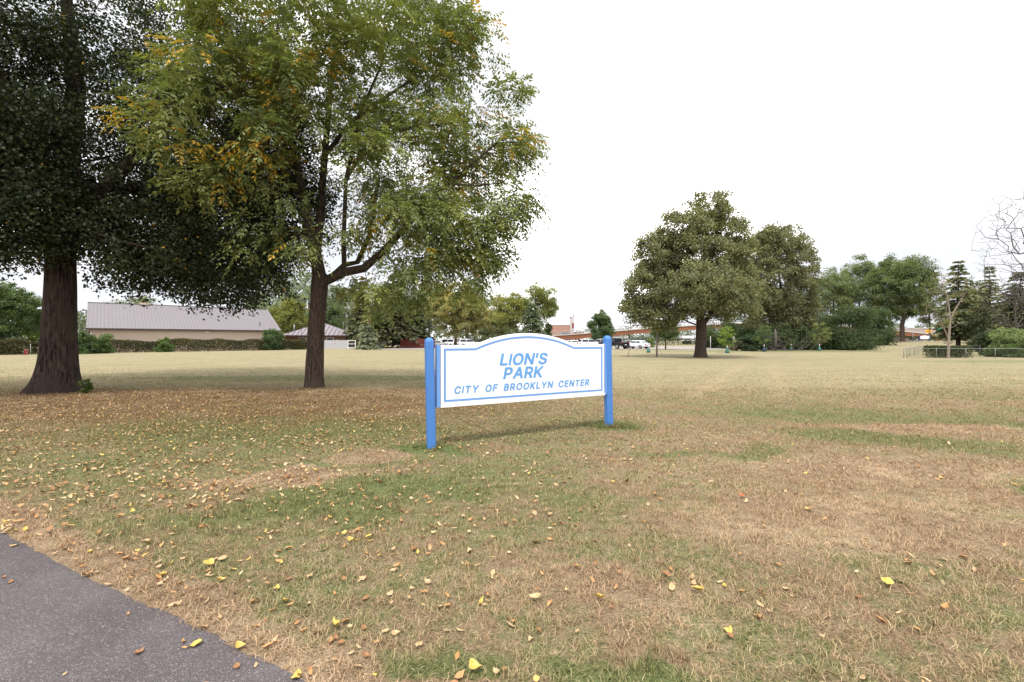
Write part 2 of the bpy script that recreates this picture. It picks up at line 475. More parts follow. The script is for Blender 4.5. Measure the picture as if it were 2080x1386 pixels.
GLYPH = {"L":[[347,0],[[13,-21],[3,-11],[0,0],[1,515],[8,526],[23,532],[93,531],[108,520],[110,510],[111,310],[111,85],[113,80],[333,78],[343,70],[347,60],[347,-5],[338,-18],[323,-23],[23,-23]]],"I":[[96,0],[[13,-21],[3,-11],[0,0],[1,505],[8,517],[18,522],[83,521],[93,511],[96,500],[95,-5],[88,-17],[78,-22]]],"O":[[498,0],[[228,-27],[183,-21],[123,4],[70,48],[33,103],[8,173],[0,258],[7,333],[30,398],[73,463],[121,503],[178,528],[248,538],[268,536],[318,530],[378,503],[430,458],[467,403],[489,338],[498,253],[490,173],[468,108],[428,47],[378,5],[318,-21],[253,-30]],[[234,78],[253,77],[288,82],[322,98],[348,120],[369,153],[385,203],[389,253],[385,308],[370,353],[348,388],[323,410],[288,427],[268,430],[248,432],[213,428],[178,412],[151,388],[131,358],[114,308],[109,253],[114,203],[129,153],[153,118],[178,97],[213,81]]],"N":[[449,0],[[13,-21],[3,-11],[0,0],[0,505],[3,520],[13,529],[23,532],[103,531],[115,525],[338,175],[340,515],[346,525],[358,531],[433,531],[443,524],[449,510],[449,0],[444,-15],[433,-22],[423,-23],[348,-23],[333,-16],[113,332],[110,325],[110,-5],[103,-17],[93,-22]]],"'":[[111,0],[[23,296],[13,303],[7,318],[0,512],[8,526],[18,531],[88,532],[103,526],[111,512],[103,312],[98,302],[88,296]]],"S":[[416,0],[[173,-29],[153,-27],[103,-12],[63,12],[33,43],[8,91],[0,136],[5,151],[13,157],[23,160],[98,158],[110,146],[116,121],[124,106],[138,92],[163,79],[208,72],[238,75],[263,82],[283,94],[296,106],[304,121],[307,141],[303,156],[288,174],[268,185],[163,217],[103,240],[58,270],[25,316],[14,376],[21,421],[38,456],[73,495],[113,519],[158,533],[208,538],[233,537],[263,534],[308,519],[353,491],[381,461],[399,426],[408,381],[405,366],[398,359],[388,355],[313,357],[302,366],[290,401],[273,418],[243,431],[208,435],[183,433],[163,427],[143,415],[126,391],[123,376],[126,361],[137,346],[163,329],[303,286],[358,255],[379,236],[401,206],[412,176],[416,136],[409,91],[393,56],[358,15],[318,-10],[268,-26],[208,-32]]],"P":[[394,0],[[13,-21],[3,-11],[0,0],[0,505],[3,520],[13,529],[23,532],[198,532],[253,526],[303,509],[337,485],[348,475],[373,440],[389,395],[394,350],[390,305],[373,255],[338,211],[308,188],[261,170],[198,163],[113,163],[110,160],[108,-10],[99,-20],[88,-23]],[[110,270],[113,266],[118,265],[223,268],[248,276],[263,287],[275,305],[284,345],[281,375],[276,390],[265,405],[248,418],[223,426],[113,429],[110,425]]],"A":[[492,0],[[13,-21],[2,-10],[0,0],[2,10],[186,515],[193,526],[208,532],[283,532],[299,525],[384,300],[492,5],[490,-10],[483,-19],[473,-23],[403,-23],[388,-18],[381,-10],[333,119],[163,119],[156,115],[108,-16],[93,-23]],[[194,225],[198,222],[293,222],[297,225],[260,330],[248,368],[243,369]]],"R":[[413,0],[[13,-21],[3,-11],[0,0],[0,510],[8,526],[23,532],[203,531],[258,526],[313,505],[347,480],[369,450],[390,400],[395,350],[390,305],[375,265],[347,225],[312,200],[311,195],[411,10],[413,-5],[403,-19],[393,-23],[318,-23],[303,-19],[295,-10],[198,171],[193,175],[118,175],[113,174],[110,170],[108,-10],[99,-20],[88,-23]],[[111,280],[193,278],[228,281],[248,287],[263,296],[277,315],[285,350],[283,375],[268,405],[248,419],[228,426],[193,429],[113,429],[110,425]]],"K":[[434,0],[[13,-21],[3,-11],[0,0],[0,510],[7,525],[23,532],[88,532],[98,529],[108,520],[110,510],[110,315],[113,310],[318,530],[413,532],[427,525],[433,515],[434,505],[430,495],[355,415],[237,285],[429,15],[434,0],[429,-15],[413,-23],[333,-23],[323,-20],[158,208],[110,155],[110,0],[108,-10],[99,-20],[88,-23]]],"C":[[479,0],[[228,-27],[183,-21],[118,7],[70,48],[33,103],[8,173],[0,253],[8,333],[30,398],[68,458],[123,504],[183,530],[248,538],[288,536],[333,525],[368,510],[398,490],[426,463],[448,433],[468,393],[479,348],[473,333],[463,326],[383,327],[373,334],[365,353],[352,383],[328,408],[293,426],[253,433],[213,428],[178,412],[151,388],[128,353],[114,308],[110,258],[115,198],[130,153],[149,123],[183,94],[213,81],[248,76],[288,81],[313,91],[342,113],[361,143],[372,173],[383,182],[458,183],[470,178],[477,168],[478,158],[468,118],[450,78],[428,47],[398,19],[368,-1],[328,-18],[288,-27],[248,-30]]],"T":[[431,0],[[173,-20],[163,-10],[161,0],[161,425],[153,429],[13,431],[3,440],[0,450],[0,510],[7,525],[23,532],[258,532],[418,529],[428,520],[431,510],[431,450],[424,435],[413,429],[278,429],[271,425],[270,-5],[263,-17],[253,-22],[183,-23]]],"Y":[[484,0],[[203,-22],[193,-15],[187,0],[187,200],[4,495],[0,510],[7,525],[18,531],[108,529],[118,520],[243,314],[258,340],[373,526],[388,532],[468,531],[482,520],[484,505],[298,201],[295,-10],[288,-19],[278,-23]]],"F":[[355,0],[[13,-21],[3,-11],[0,0],[0,505],[3,520],[13,529],[23,532],[338,531],[348,525],[355,510],[355,450],[348,435],[333,429],[253,429],[113,428],[110,425],[110,305],[118,301],[318,299],[328,291],[332,280],[332,220],[329,210],[318,200],[308,198],[113,198],[110,195],[108,-10],[99,-20],[88,-23]]],"B":[[404,0],[[13,-21],[3,-11],[0,0],[0,505],[3,520],[13,529],[23,532],[203,532],[258,526],[308,507],[338,486],[363,454],[379,415],[384,375],[381,340],[368,306],[353,285],[336,270],[363,245],[383,218],[399,180],[404,135],[400,100],[383,55],[353,20],[322,0],[268,-18],[208,-23]],[[113,80],[203,80],[248,85],[278,99],[290,115],[295,140],[286,170],[275,185],[258,197],[233,205],[113,208],[111,205],[111,85]],[[111,310],[218,310],[238,316],[253,325],[267,340],[273,355],[275,370],[271,395],[260,410],[238,424],[203,428],[113,428],[111,425]]],"E":[[361,0],[[13,-21],[3,-11],[0,0],[0,505],[3,520],[13,529],[23,532],[338,532],[352,525],[358,515],[357,445],[351,435],[338,429],[113,428],[111,425],[111,315],[113,309],[318,309],[328,307],[336,300],[341,285],[341,225],[337,215],[328,208],[112,205],[111,85],[113,80],[348,78],[357,70],[361,60],[361,-5],[353,-17],[338,-23],[23,-23]]]}

# ------------------------------------------------------------------ ground, path, parking lot
def terrain():
    ys = np.concatenate([np.linspace(-40, 0, 9)[:-1], np.linspace(0, 30, 61), np.linspace(32, 140, 55), np.array([160, 200, 260, 360, 520, 800, 1300, 2200.])])
    xs = np.concatenate([-np.geomspace(2200, 60, 9), np.linspace(-55, -15, 21), np.linspace(-14.4, 14.4, 49), np.linspace(15, 110, 48), np.geomspace(120, 2200, 9)])
    X, Y = np.meshgrid(xs, ys)
    Z = 1.25 * smooth(55, 125, Y) * smooth(42, 92, X)
    V = np.stack([X, Y, Z], -1).reshape(-1, 3)
    w = len(xs)
    fs = [(j * w + i, j * w + i + 1, (j + 1) * w + i + 1, (j + 1) * w + i) for j in range(len(ys) - 1) for i in range(w - 1)]
    me = bpy.data.meshes.new("lawn")
    me.from_pydata(V.tolist(), [], fs)
    for p in me.polygons: p.use_smooth = True
    o = link("lawn", me, M_LAWN)
    return tag(o, "patchy dry park lawn strewn with leaves", None, None, 'structure')
terrain()

PA, PD = np.array([-0.964, 2.12]), np.array([-3.266, 1.64])
PD = PD / np.linalg.norm(PD)
PN = np.array([PD[1], -PD[0]])           # from the path towards the lawn
PN = PN if PN[1] > 0 else -PN
def path_edge_wobble(s):
    return 0.012 * math.sin(s * 2.1) + 0.02 * mnoise.noise(Vector((s * 3.1, 0, 0))) + 0.022 * mnoise.noise(Vector((s * 13.0, 5, 0)))
def on_path(x, y, m=0.0):
    d = np.array([x, y]) - PA
    return d @ PN < path_edge_wobble(d @ PD) - m
def asphalt_path():
    vs, fs = [], []
    N = 700
    rows = [0.0, -0.05, -0.3, -1.2, -2.4]
    for i in range(N + 1):
        s = -14 + 34 * i / N
        w = path_edge_wobble(s)
        for k, r in enumerate(rows):
            p = PA + PD * s + PN * (r + (w if k < 3 else 0))
            vs.append((p[0], p[1], 0.004 if k == 0 else 0.012 if k == 1 else 0.016))
    R = len(rows)
    for i in range(N):
        for k in range(R - 1):
            fs.append((i * R + k, i * R + k + 1, (i + 1) * R + k + 1, (i + 1) * R + k))
    me = bpy.data.meshes.new("path")
    me.from_pydata(vs, [], fs)
    bm = bmesh.new(); bm.from_mesh(me); bmesh.ops.recalc_face_normals(bm, faces=bm.faces)
    if sum(f.normal.z for f in bm.faces) < 0: bmesh.ops.reverse_faces(bm, faces=bm.faces)
    bm.to_mesh(me); bm.free()
    tag(link("asphalt_path", me, M_PATH), "dark grey asphalt footpath with a ragged lawn edge", None, None, 'structure')
asphalt_path()

def parking_lot():
    # pale paved lot between the lawn and the freeway
    xs = np.linspace(-22, 52, 60); ys = np.linspace(73, 104, 16)
    vs = [(x, y + (1.2 * math.sin(x * .13) if j == 0 else 0), ground(x, y) + 0.03) for j, y in enumerate(ys) for x in xs]
    w = len(xs)
    fs = [(j * w + i, j * w + i + 1, (j + 1) * w + i + 1, (j + 1) * w + i) for j in range(len(ys) - 1) for i in range(w - 1)]
    me = bpy.data.meshes.new("lot"); me.from_pydata(vs, [], fs)
    tag(link("parking_lot", me, M_LOT), "pale paved parking lot beyond the lawn", None, None, 'structure')
    # the far street on the right and the freeway behind the hedge
    vs, fs = [], []
    for i in range(60):
        x = 60 + i * 4.0
        for k in range(2):
            y = 119 + k * 7 - (x - 60) * .10
            vs.append((x, y, ground(x, y) + 0.03))
    for i in range(59): fs.append((2 * i, 2 * i + 2, 2 * i + 3, 2 * i + 1))
    me = bpy.data.meshes.new("street"); me.from_pydata(vs, [], fs)
    tag(link("street", me, M_LOT), "pale street beyond the trees", None, None, 'structure')
    me = bpy.data.meshes.new("freeway")
    me.from_pydata([(-60, 136, .03), (400, 136, .03), (400, 160, .03), (-60, 160, .03)], [], [(0, 1, 2, 3)])
    tag(link("freeway", me, M_LOT), "pale freeway behind the clipped hedge", None, None, 'structure')
parking_lot()

# ------------------------------------------------------------------ the park sign
GLY_W = {}
def text_mesh(text, width, height, track, word, shear=0.19, name="lettering", depth=0.006):
    """flat painted letters a few millimetres proud of the panel, in the x-z plane centred on the origin"""
    u = height / 508.0
    x = 0.0
    items = []
    w_ = 0
    for ch in text:
        if ch == ' ':
            x += 330 + track; w_ += 1; continue
        g = GLYPH[ch]
        if w_ == word: items.append((g[1:], x))
        x += g[0][0] + track
    total = (x - track) * u
    sx = width / (total + height * shear)
    bm = bmesh.new()
    for loops, x0 in items:
        es = []
        for lp in loops:
            vs = [bm.verts.new(((((x0 + p[0]) * u - total / 2) + (p[1] * u - height / 2) * shear) * sx, 0, p[1] * u - height / 2)) for p in lp]
            es += [bm.edges.new((vs[i], vs[(i + 1) % len(vs)])) for i in range(len(vs))]
        bmesh.ops.triangle_fill(bm, use_beauty=True, use_dissolve=False, edges=es)
    fs = list(bm.faces)
    r = bmesh.ops.extrude_face_region(bm, geom=fs)
    for v in [e for e in r['geom'] if isinstance(e, bmesh.types.BMVert)]: v.co.y -= depth
    bmesh.ops.recalc_face_normals(bm, faces=bm.faces)
    me = bpy.data.meshes.new(name); bm.to_mesh(me); bm.free()
    return me

def panel_outline(x0, x1, zb, zt, ac, ah, rise, n=24, inset=0.0):
    """rectangle with a segmental arch in the middle of its top edge"""
    pts = [(x0 + inset, zb + inset), (x1 - inset, zb + inset), (x1 - inset, zt - inset)]
    R = (ah * ah + rise * rise) / (2 * rise)
    zc = zt + rise - R
    r = R - inset
    zz = zt - inset
    hw = math.sqrt(max(r * r - (zz - zc) ** 2, 0))
    a0 = math.atan2(zz - zc, hw)
    for i in range(n + 1):
        a = a0 + (math.pi - 2 * a0) * i / n
        pts.append((ac + r * math.cos(a), zc + r * math.sin(a)))
    pts.append((x0 + inset, zt - inset))
    return pts

def frame_strip(mb, outer, inner, y0, y1):
    n = len(outer)
    vs = [(p[0], y0, p[1]) for p in outer] + [(p[0], y0, p[1]) for p in inner]
    vs += [(p[0], y1, p[1]) for p in outer] + [(p[0], y1, p[1]) for p in inner]
    fs = []
    for i in range(n):
        j = (i + 1) % n
        fs += [(i, j, n + j, n + i), (2 * n + i, 3 * n + i, 3 * n + j, 2 * n + j), (i, 2 * n + i, 2 * n + j, j), (n + i, n + j, 3 * n + j, 3 * n + i)]
    mb.add(vs, fs)

def domed_post(name, w, h, parent, x, lean):
    mb = MB()
    c = w * .16
    def ring(s, z):
        a = w / 2 * s; k = c * s
        return [(-a + k, -a, z), (a - k, -a, z), (a, -a + k, z), (a, a - k, z), (a - k, a, z), (-a + k, a, z), (-a, a - k, z), (-a, -a + k, z)]
    levels = [(1, -0.35), (1, 0), (1, .3), (1, .7), (1, h - w * .55)]
    levels += [(math.cos(t), h - w * .55 + w * .55 * math.sin(t)) for t in np.linspace(.2, 1.35, 6)]
    vs, fs = [], []
    for s, z in levels: vs += ring(s, z)
    for i in range(len(levels) - 1):
        for k in range(8):
            fs.append((i * 8 + k, i * 8 + (k + 1) % 8, i * 8 + 8 + (k + 1) % 8, i * 8 + 8 + k))
    fs.append(tuple((len(levels) - 1) * 8 + k for k in range(8)))
    vs = [(v[0] + x + lean * v[2], v[1], v[2]) for v in vs]
    mb.add(vs, fs)
    # rounded dome shades smoothly
    for i in range(32, len(mb.sm)): mb.sm[i] = True
    return mb.build(name, M_BLUE, parent)

def park_sign():
    ang = math.atan2(0.491, 0.871)
    s = empty("park_sign", (-1.19, 6.72, 0), ang, "white arched park name sign between two round-topped blue posts", "sign")
    domed_post("post", .118, 1.63, s, 0.0, -0.022)
    domed_post("post", .128, 1.675, s, 3.42, -0.026)
    zb, zt = .620, 1.515
    x0, x1 = .135, 3.285
    arch = (1.650, .955, .190)
    mb = MB()
    mb.prism(panel_outline(x0, x1, zb, zt, *arch), -.030, .030)
    p = mb.build("panel", M_SIGN, s)
    md = p.modifiers.new("edge", 'BEVEL'); md.width = .006; md.segments = 2; md.limit_method = 'ANGLE'; md.angle_limit = math.radians(60)
    mb = MB()
    frame_strip(mb, panel_outline(x0, x1, zb, zt, *arch, inset=.048), panel_outline(x0, x1, zb, zt, *arch, inset=.079), -.034, -.029)
    mb.build("border_line", M_BLUE2, s)
    mb = MB(); mb.box((.098, 0.0, (zb + zt) / 2 - .01), (.05, .075, zt - zb + .03)); mb.build("batten", M_BLUE2, s)
    mb = MB(); mb.box((3.32, 0.0, (zb + zt) / 2 + .0), (.05, .075, zt - zb + .03)); mb.build("batten", M_BLUE2, s)
    mb = MB(); mb.box((1.71, -.006, zb - .016), (x1 - x0 + .01, .085, .028)); mb.build("bottom_rail", M_SIGN, s)
    for txt, w, h, tr, tx, tz in (("LION'S", .93, .176, 62, 1.585, 1.283), ("PARK", .775, .174, 58, 1.572, 1.062), ("CITY OF BROOKLYN CENTER", 2.60, .106, 115, 1.642, .838)):
        for k in range(txt.count(' ') + 1):
            o = link("lettering", text_mesh(txt, w, h, tr, k), M_BLUE3, s)
            o.location = (tx, -.030, tz)
    return s
park_sign()

# ------------------------------------------------------------------ trees: branch graph, leaves
def unit(a):
    return a / (np.linalg.norm(a, axis=-1, keepdims=True) + 1e-9)

def add_float_attr(me, name, data, dom='FACE'):
    a = me.attributes.new(name, 'FLOAT', dom)
    a.data.foreach_set('value', np.ascontiguousarray(data, dtype=np.float32))

def quads_mesh(name, V, tint, quads=None):
    """V (n,4,3) loose leaf quads"""
    n = len(V)
    me = bpy.data.meshes.new(name)
    me.vertices.add(n * 4)
    me.vertices.foreach_set('co', V.reshape(-1).astype(np.float32))
    me.loops.add(n * 4)
    me.loops.foreach_set('vertex_index', np.arange(n * 4, dtype=np.int32))
    me.polygons.add(n)
    me.polygons.foreach_set('loop_start', np.arange(0, n * 4, 4, dtype=np.int32))
    me.update(calc_edges=True)
    add_float_attr(me, 'tint', tint)
    return me

def leaf_quads(pos, t, n, L, W, fold=.18):
    """rhombus leaves: base, one side, tip, other side"""
    b = unit(np.cross(t, n))
    L = L[:, None]; W = W[:, None]
    mid = pos + t * L * .45 - n * L * fold
    return np.stack([pos, mid + b * W * .5, pos + t * L, mid - b * W * .5], 1)

def shell_points(lobes, n, inner=.45, sep=0.0, g=None):
    """clump centres inside a set of ellipsoidal lobes, thicker towards the outside"""
    g = g or rng
    lob = np.array([l[:6] for l in lobes], float)
    wgt = np.array([(l[6] if len(l) > 6 else 1.0) * ((l[3] * l[4] + l[4] * l[5] + l[3] * l[5]) / 3) for l in lobes])
    k = g.choice(len(lob), n, p=wgt / wgt.sum())
    d = unit(g.normal(size=(n, 3)))
    r = inner + (1 - inner) * g.random(n) ** .6
    return lob[k, :3] + d * lob[k, 3:6] * r[:, None], k

def grow(seeds, att, root, sag=.06, g=None):
    """tree graph: every clump joins the nearest older node; seeds are polylines [(x,y,z,r),...]"""
    g = g or rng
    P, par = [], []
    fixed = []
    for pl in seeds:
        prev = -1
        first = np.array(pl[0][:3])
        if P:
            dd = np.linalg.norm(np.array(P) - first, axis=1)
            prev = int(dd.argmin())
        for q in pl:
            q3 = np.array(q[:3])
            if P and prev >= 0 and np.linalg.norm(P[prev] - q3) < 1e-3: continue
            P.append(q3); par.append(prev); fixed.append(q[3]); prev = len(P) - 1
    ns = len(P)
    A = att[np.argsort(np.linalg.norm(att - root, axis=1))]
    depth = [0.0] * ns
    for i in range(ns):
        if par[i] >= 0: depth[i] = depth[par[i]] + np.linalg.norm(P[i] - P[par[i]])
    step = max(.35, np.linalg.norm(att.max(0) - att.min(0)) / 26)
    for a in A:
        PP = np.array(P); DD = np.array(depth)
        d = np.linalg.norm(PP - a, axis=1)
        up = np.clip(PP[:, 2] - a[2], 0, None)
        cost = d + .22 * DD + up * .5
        j = int(cost.argmin())
        n = max(1, int(d[j] / step))
        p0 = P[j]
        perp = g.normal(size=3) * d[j] * .10
        prev = j
        for i in range(1, n + 1):
            f = i / n
            q = p0 + (a - p0) * f + perp * math.sin(math.pi * f) + np.array([0, 0, sag * d[j] * math.sin(math.pi * f)])
            P.append(q); par.append(prev); fixed.append(None)
            depth.append(depth[prev] + np.linalg.norm(q - P[prev])); prev = len(P) - 1
    return np.array(P), par, fixed, ns

def branch_mesh(P, par, fixed, ns, tip=.012, power=2.4, n_thick=10, n_thin=5, fn=None, thick=.05, rmax=None):
    n = len(P)
    r = np.zeros(n)
    kids = [[] for _ in range(n)]
    for i in range(n):
        if par[i] >= 0: kids[par[i]].append(i)
    for i in range(n - 1, -1, -1):
        v = sum(r[k] ** power for k in kids[i])
        r[i] = max(tip, v ** (1 / power)) if kids[i] else tip
    for i in range(n):
        if fixed[i] is not None: r[i] = fixed[i]
        elif par[i] >= 0: r[i] = min(r[i], r[par[i]] * .92)
        if rmax is not None and fixed[i] is None: r[i] = min(r[i], rmax)
    mbs = (MB(), MB())
    done = [False] * n
    for i in range(n):
        if par[i] >= 0 and done[i]: continue
        if par[i] < 0 or not done[i]:
            chain = ([par[i]] if par[i] >= 0 else []) + [i]
            done[i] = True
            cur = i
            while kids[cur]:
                c = [k for k in kids[cur] if not done[k]]
                if not c: break
                nx = max(c, key=lambda k: r[k])
                if fixed[cur] is not None and fixed[nx] is None and any(fixed[k] is not None for k in kids[cur]): break
                chain.append(nx); done[nx] = True; cur = nx
            if len(chain) < 2: continue
            rad = [r[k] for k in chain]
            if par[i] >= 0: rad[0] = min(rad[0], rad[1] * 1.15)
            big = rad[1] >= thick
            mbs[0 if big else 1].tube([P[k] for k in chain], rad, n_thick if big else n_thin, cap=not big, fn=None)
    return mbs

def leaf_cloud(C, rad, per, L, aspect, up=.55, out=None, droop=.25, tint_c=None, jit=.18, autumn=None, g=None, flat=.75):
    g = g or rng
    n = len(C)
    idx = np.repeat(np.arange(n), per)
    m = len(idx)
    d = unit(g.normal(size=(m, 3)))
    rr = g.random(m) ** .5
    R = np.broadcast_to(np.asarray(rad, float), (n,))[idx]
    pos = C[idx] + d * (rr * R)[:, None] * np.array([1, 1, flat])
    o = d if out is None else unit(pos - out)
    nrm = unit(g.normal(size=(m, 3)) * .75 + np.array([0, 0, up]) + o * .5)
    t = g.normal(size=(m, 3)) + o * .6 - np.array([0, 0, droop])
    t = unit(t - nrm * (t * nrm).sum(1, keepdims=True))
    s = L * g.uniform(.7, 1.25, m)
    tc = (g.uniform(.2, .8, n) if tint_c is None else tint_c)
    tint = np.clip(tc[idx] + g.normal(size=m) * jit, 0, 1)
    if autumn is not None:
        a = g.random(m) < np.broadcast_to(np.asarray(autumn, float), (n,))[idx]
        tint = np.where(a, 1.0 + g.uniform(.5, 1.0, m), tint)
    return leaf_quads(pos, t, nrm, s, s * aspect), tint

def lobed(cx, cy, zc, rx, rz, n, g, ry=None, irregular=.35, narrow_top=.0):
    """lobes that fill an ellipsoid unevenly"""
    ry = ry or rx
    L = [(cx, cy, zc, rx * .72, ry * .72, rz * .80)]
    for i in range(n):
        z = g.uniform(-.75, .85)
        a = 2 * math.pi * (i * .618 + g.uniform(0, .2))
        w = math.sqrt(max(1 - z * z, .05)) * (1 - narrow_top * max(z, 0)) * g.uniform(1 - irregular, 1.0)
        s = g.uniform(.26, .44)
        L.append((cx + math.cos(a) * rx * w * .72, cy + math.sin(a) * ry * w * .72, zc + z * rz * .76, rx * s, ry * s, rz * s * .85))
    return L

def make_tree(name, label, x, y, trunk_h, trunk_r, lobes, colour, n_clump, per, leaf, clump_r, aspect=.6, cat="tree", group=None,
              bark=None, autumn=None, inner=.45, seed=1, tip=.02, lean=(0, 0), seeds=None, tint_fn=None, droop=.25, twigs=True, flat=.75, z0=None, dense=1.0):
    g = np.random.default_rng(seed)
    z0 = ground(x, y) if z0 is None else z0
    root = empty(name, (x, y, z0), 0, label, cat, group)
    lob = [(l[0], l[1], l[2], *l[3:]) for l in lobes]
    C, k = shell_points(lob, n_clump, inner, g=g)
    C[:, 2] = np.maximum(C[:, 2], leaf * .7)
    top = max(l[2] for l in lob)
    cx = np.mean([l[0] for l in lob]); cy = np.mean([l[1] for l in lob])
    if seeds is None:
        zt = lob[0][2] + lob[0][5] * .55
        pts = [(0, 0, -.15, trunk_r * 1.55), (0, 0, .12, trunk_r * 1.25), (lean[0] * .1, lean[1] * .1, .6, trunk_r * 1.02)]
        N = 6
        for i in range(1, N + 1):
            f = i / N
            z = .6 + (trunk_h - .6) * f
            pts.append((lean[0] * f + g.normal() * .03 * trunk_r, lean[1] * f + g.normal() * .03 * trunk_r, z, trunk_r * (1 - .18 * f)))
        for i in range(1, 5):
            f = i / 4
            pts.append((lean[0] + (lob[0][0] - lean[0]) * f * .7 + g.normal() * trunk_r * .4, lean[1] + (lob[0][1] - lean[1]) * f * .7 + g.normal() * trunk_r * .4,
                        trunk_h + (zt - trunk_h) * f, trunk_r * .8 * (1 - .8 * f)))
        seeds = [pts]
    P, par, fixed, ns = grow(seeds, C[:: max(1, len(C) // 170)] if len(C) > 170 else C, np.array([0, 0, trunk_h]), g=g)
    a, b = branch_mesh(P, par, fixed, ns, tip=tip, rmax=trunk_r * .55, thick=trunk_r * .22, n_thick=9, n_thin=4)
    a.build("trunk", bark or M_BARK, root)
    if twigs and b.v:
        tag(b.build("branch", bark or M_BARK, root), kind='stuff')
    zmin, zmax = C[:, 2].min(), C[:, 2].max()
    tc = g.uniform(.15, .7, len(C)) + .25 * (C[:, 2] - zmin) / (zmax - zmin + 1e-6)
    au = autumn
    if tint_fn is not None: tc, au = tint_fn(C, tc, g)
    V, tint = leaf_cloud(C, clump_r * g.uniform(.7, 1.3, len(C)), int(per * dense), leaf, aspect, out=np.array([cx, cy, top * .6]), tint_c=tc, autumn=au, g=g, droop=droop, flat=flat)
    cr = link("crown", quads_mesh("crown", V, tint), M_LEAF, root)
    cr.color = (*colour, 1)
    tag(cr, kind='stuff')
    return root

def spruce(name, label, x, y, h, r, clear, colour, n_tier, sprays, seed=1, cat="tree", group=None, top_turn=None, bark=None, shape=.9, size=1.0, needle=None, autumn=None):
    g = np.random.default_rng(seed)
    z0 = ground(x, y)
    root = empty(name, (x, y, z0), 0, label, cat, group)
    mb = MB()
    tr = max(.05, h * .018)
    mb.tube([(0, 0, -.1), (0, 0, .1), (0, 0, h * .5), (0, 0, h * .98)], [tr * 1.5, tr * 1.15, tr * .65, .015], 8)
    mb.build("trunk", bark or M_BARK, root)
    bm_ = MB()
    Ps, Ts, Ns, Ls, tints = [], [], [], [], []
    for i in range(n_tier):
        f = (i + g.uniform(-.9, .9)) / n_tier
        f = min(max(f, 0), .985)
        z = clear + (h - clear) * f
        rad = r * (1 - f) ** shape * g.uniform(.8, 1.12) + .12 * size
        nb = int(6 + 5 * (1 - f))
        a0 = g.uniform(0, 6.28)
        for b in range(nb):
            a = a0 + 2 * math.pi * b / nb + g.uniform(-.25, .25)
            rb = rad * g.uniform(.58, 1.14)
            tipz = z - rb * g.uniform(.10, .38) + (.25 * rb if f > .8 else 0)
            p0 = np.array([0, 0, z]); p1 = np.array([math.cos(a) * rb, math.sin(a) * rb, tipz])
            if rb > .5: bm_.tube([p0, (p0 + p1) / 2 + np.array([0, 0, rb * .05]), p1], [tr * .35 * (1 - f) + .012, tr * .2 * (1 - f) + .01, .006], 3, cap=False)
            k = max(3, int(sprays * (.35 + rb / (r + .01))))
            s = g.uniform(.18, 1.0, k)
            q = p0 + (p1 - p0) * s[:, None] + np.array([0, 0, 1]) * (rb * .10 * np.sin(np.pi * s))[:, None]
            side = np.array([-math.sin(a), math.cos(a), 0])
            sg = g.uniform(-1, 1, k)
            q += side * (sg * (1 - s * .75) * rb * .28)[:, None]
            t = unit(np.array([math.cos(a), math.sin(a), 0]) + side * (sg * .9)[:, None] + g.normal(size=(k, 3)) * .25 + np.array([0, 0, -.35]))
            n_ = unit(g.normal(size=(k, 3)) * .5 + np.array([0, 0, 1.0]))
            n_ = unit(n_ - t * (n_ * t).sum(1, keepdims=True))
            Ps.append(q); Ts.append(t); Ns.append(n_)
            Ls.append(size * g.uniform(.25, .5, k) * (1 - .30 * f))
            tt = np.clip(g.uniform(.05, .45) + .5 * s + g.normal(size=k) * .12, 0, 1)
            if top_turn: tt = np.where(g.random(k) < smooth(top_turn[0], top_turn[1], f), 1.2 + .7 * g.random(k), tt)
            if autumn: tt = np.where(g.random(k) < autumn, 1.3 + .6 * g.random(k), tt)
            tints.append(tt)
    P_, T_, N_, L_ = np.concatenate(Ps), np.concatenate(Ts), np.concatenate(Ns), np.concatenate(Ls)
    V = leaf_quads(P_, T_, N_, L_, L_ * .42, .1)
    if bm_.v: tag(bm_.build("branch", bark or M_BARK, root), kind='stuff')
    cr = link("crown", quads_mesh("crown", V, np.concatenate(tints)), needle or M_NEEDLE, root)
    cr.color = (*colour, 1)
    tag(cr, kind='stuff')
    return root

def shrub(name, label, x, y, w, h, colour, n, leaf, seed=1, cat="shrub", group=None, d=None, autumn=None, zb=0.0, z0=None):
    g = np.random.default_rng(seed)
    z0 = ground(x, y) if z0 is None else z0
    root = empty(name, (x, y, z0), 0, label, cat, group)
    d = d or w
    lob = lobed(0, 0, zb + (h - zb) * .48, w / 2, (h - zb) * .54, 9, g, ry=d / 2, irregular=.3)
    lob += [(math.cos(a) * w * .3, math.sin(a) * d * .3, zb + h * .2, w * .22, d * .22, h * .22) for a in np.linspace(0, 6.28, 7)[:-1]]
    nc = max(20, n // 40)
    C, k = shell_points(lob, nc, .5, g=g)
    C[:, 2] = np.maximum(C[:, 2], leaf * .4)
    mb = MB()
    for i in range(min(14, nc)):
        p = C[i]
        b0 = np.array([p[0] * .12, p[1] * .12, -.08])
        mb.tube([b0, (b0 + p) / 2 + np.array([0, 0, .12 * h]) - np.array([p[0], p[1], 0]) * .12, p], [.012 * h + .006, .008 * h + .004, .004], 4, cap=False)
    tag(mb.build("stem", M_BARK, root), kind='stuff')
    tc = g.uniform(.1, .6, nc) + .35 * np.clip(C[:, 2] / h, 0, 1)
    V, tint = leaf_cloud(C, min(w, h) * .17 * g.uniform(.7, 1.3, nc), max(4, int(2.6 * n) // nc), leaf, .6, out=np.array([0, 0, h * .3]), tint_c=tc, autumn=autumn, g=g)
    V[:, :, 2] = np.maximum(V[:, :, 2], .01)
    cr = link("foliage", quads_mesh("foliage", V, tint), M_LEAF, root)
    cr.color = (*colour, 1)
    tag(cr, kind='stuff')
    return root

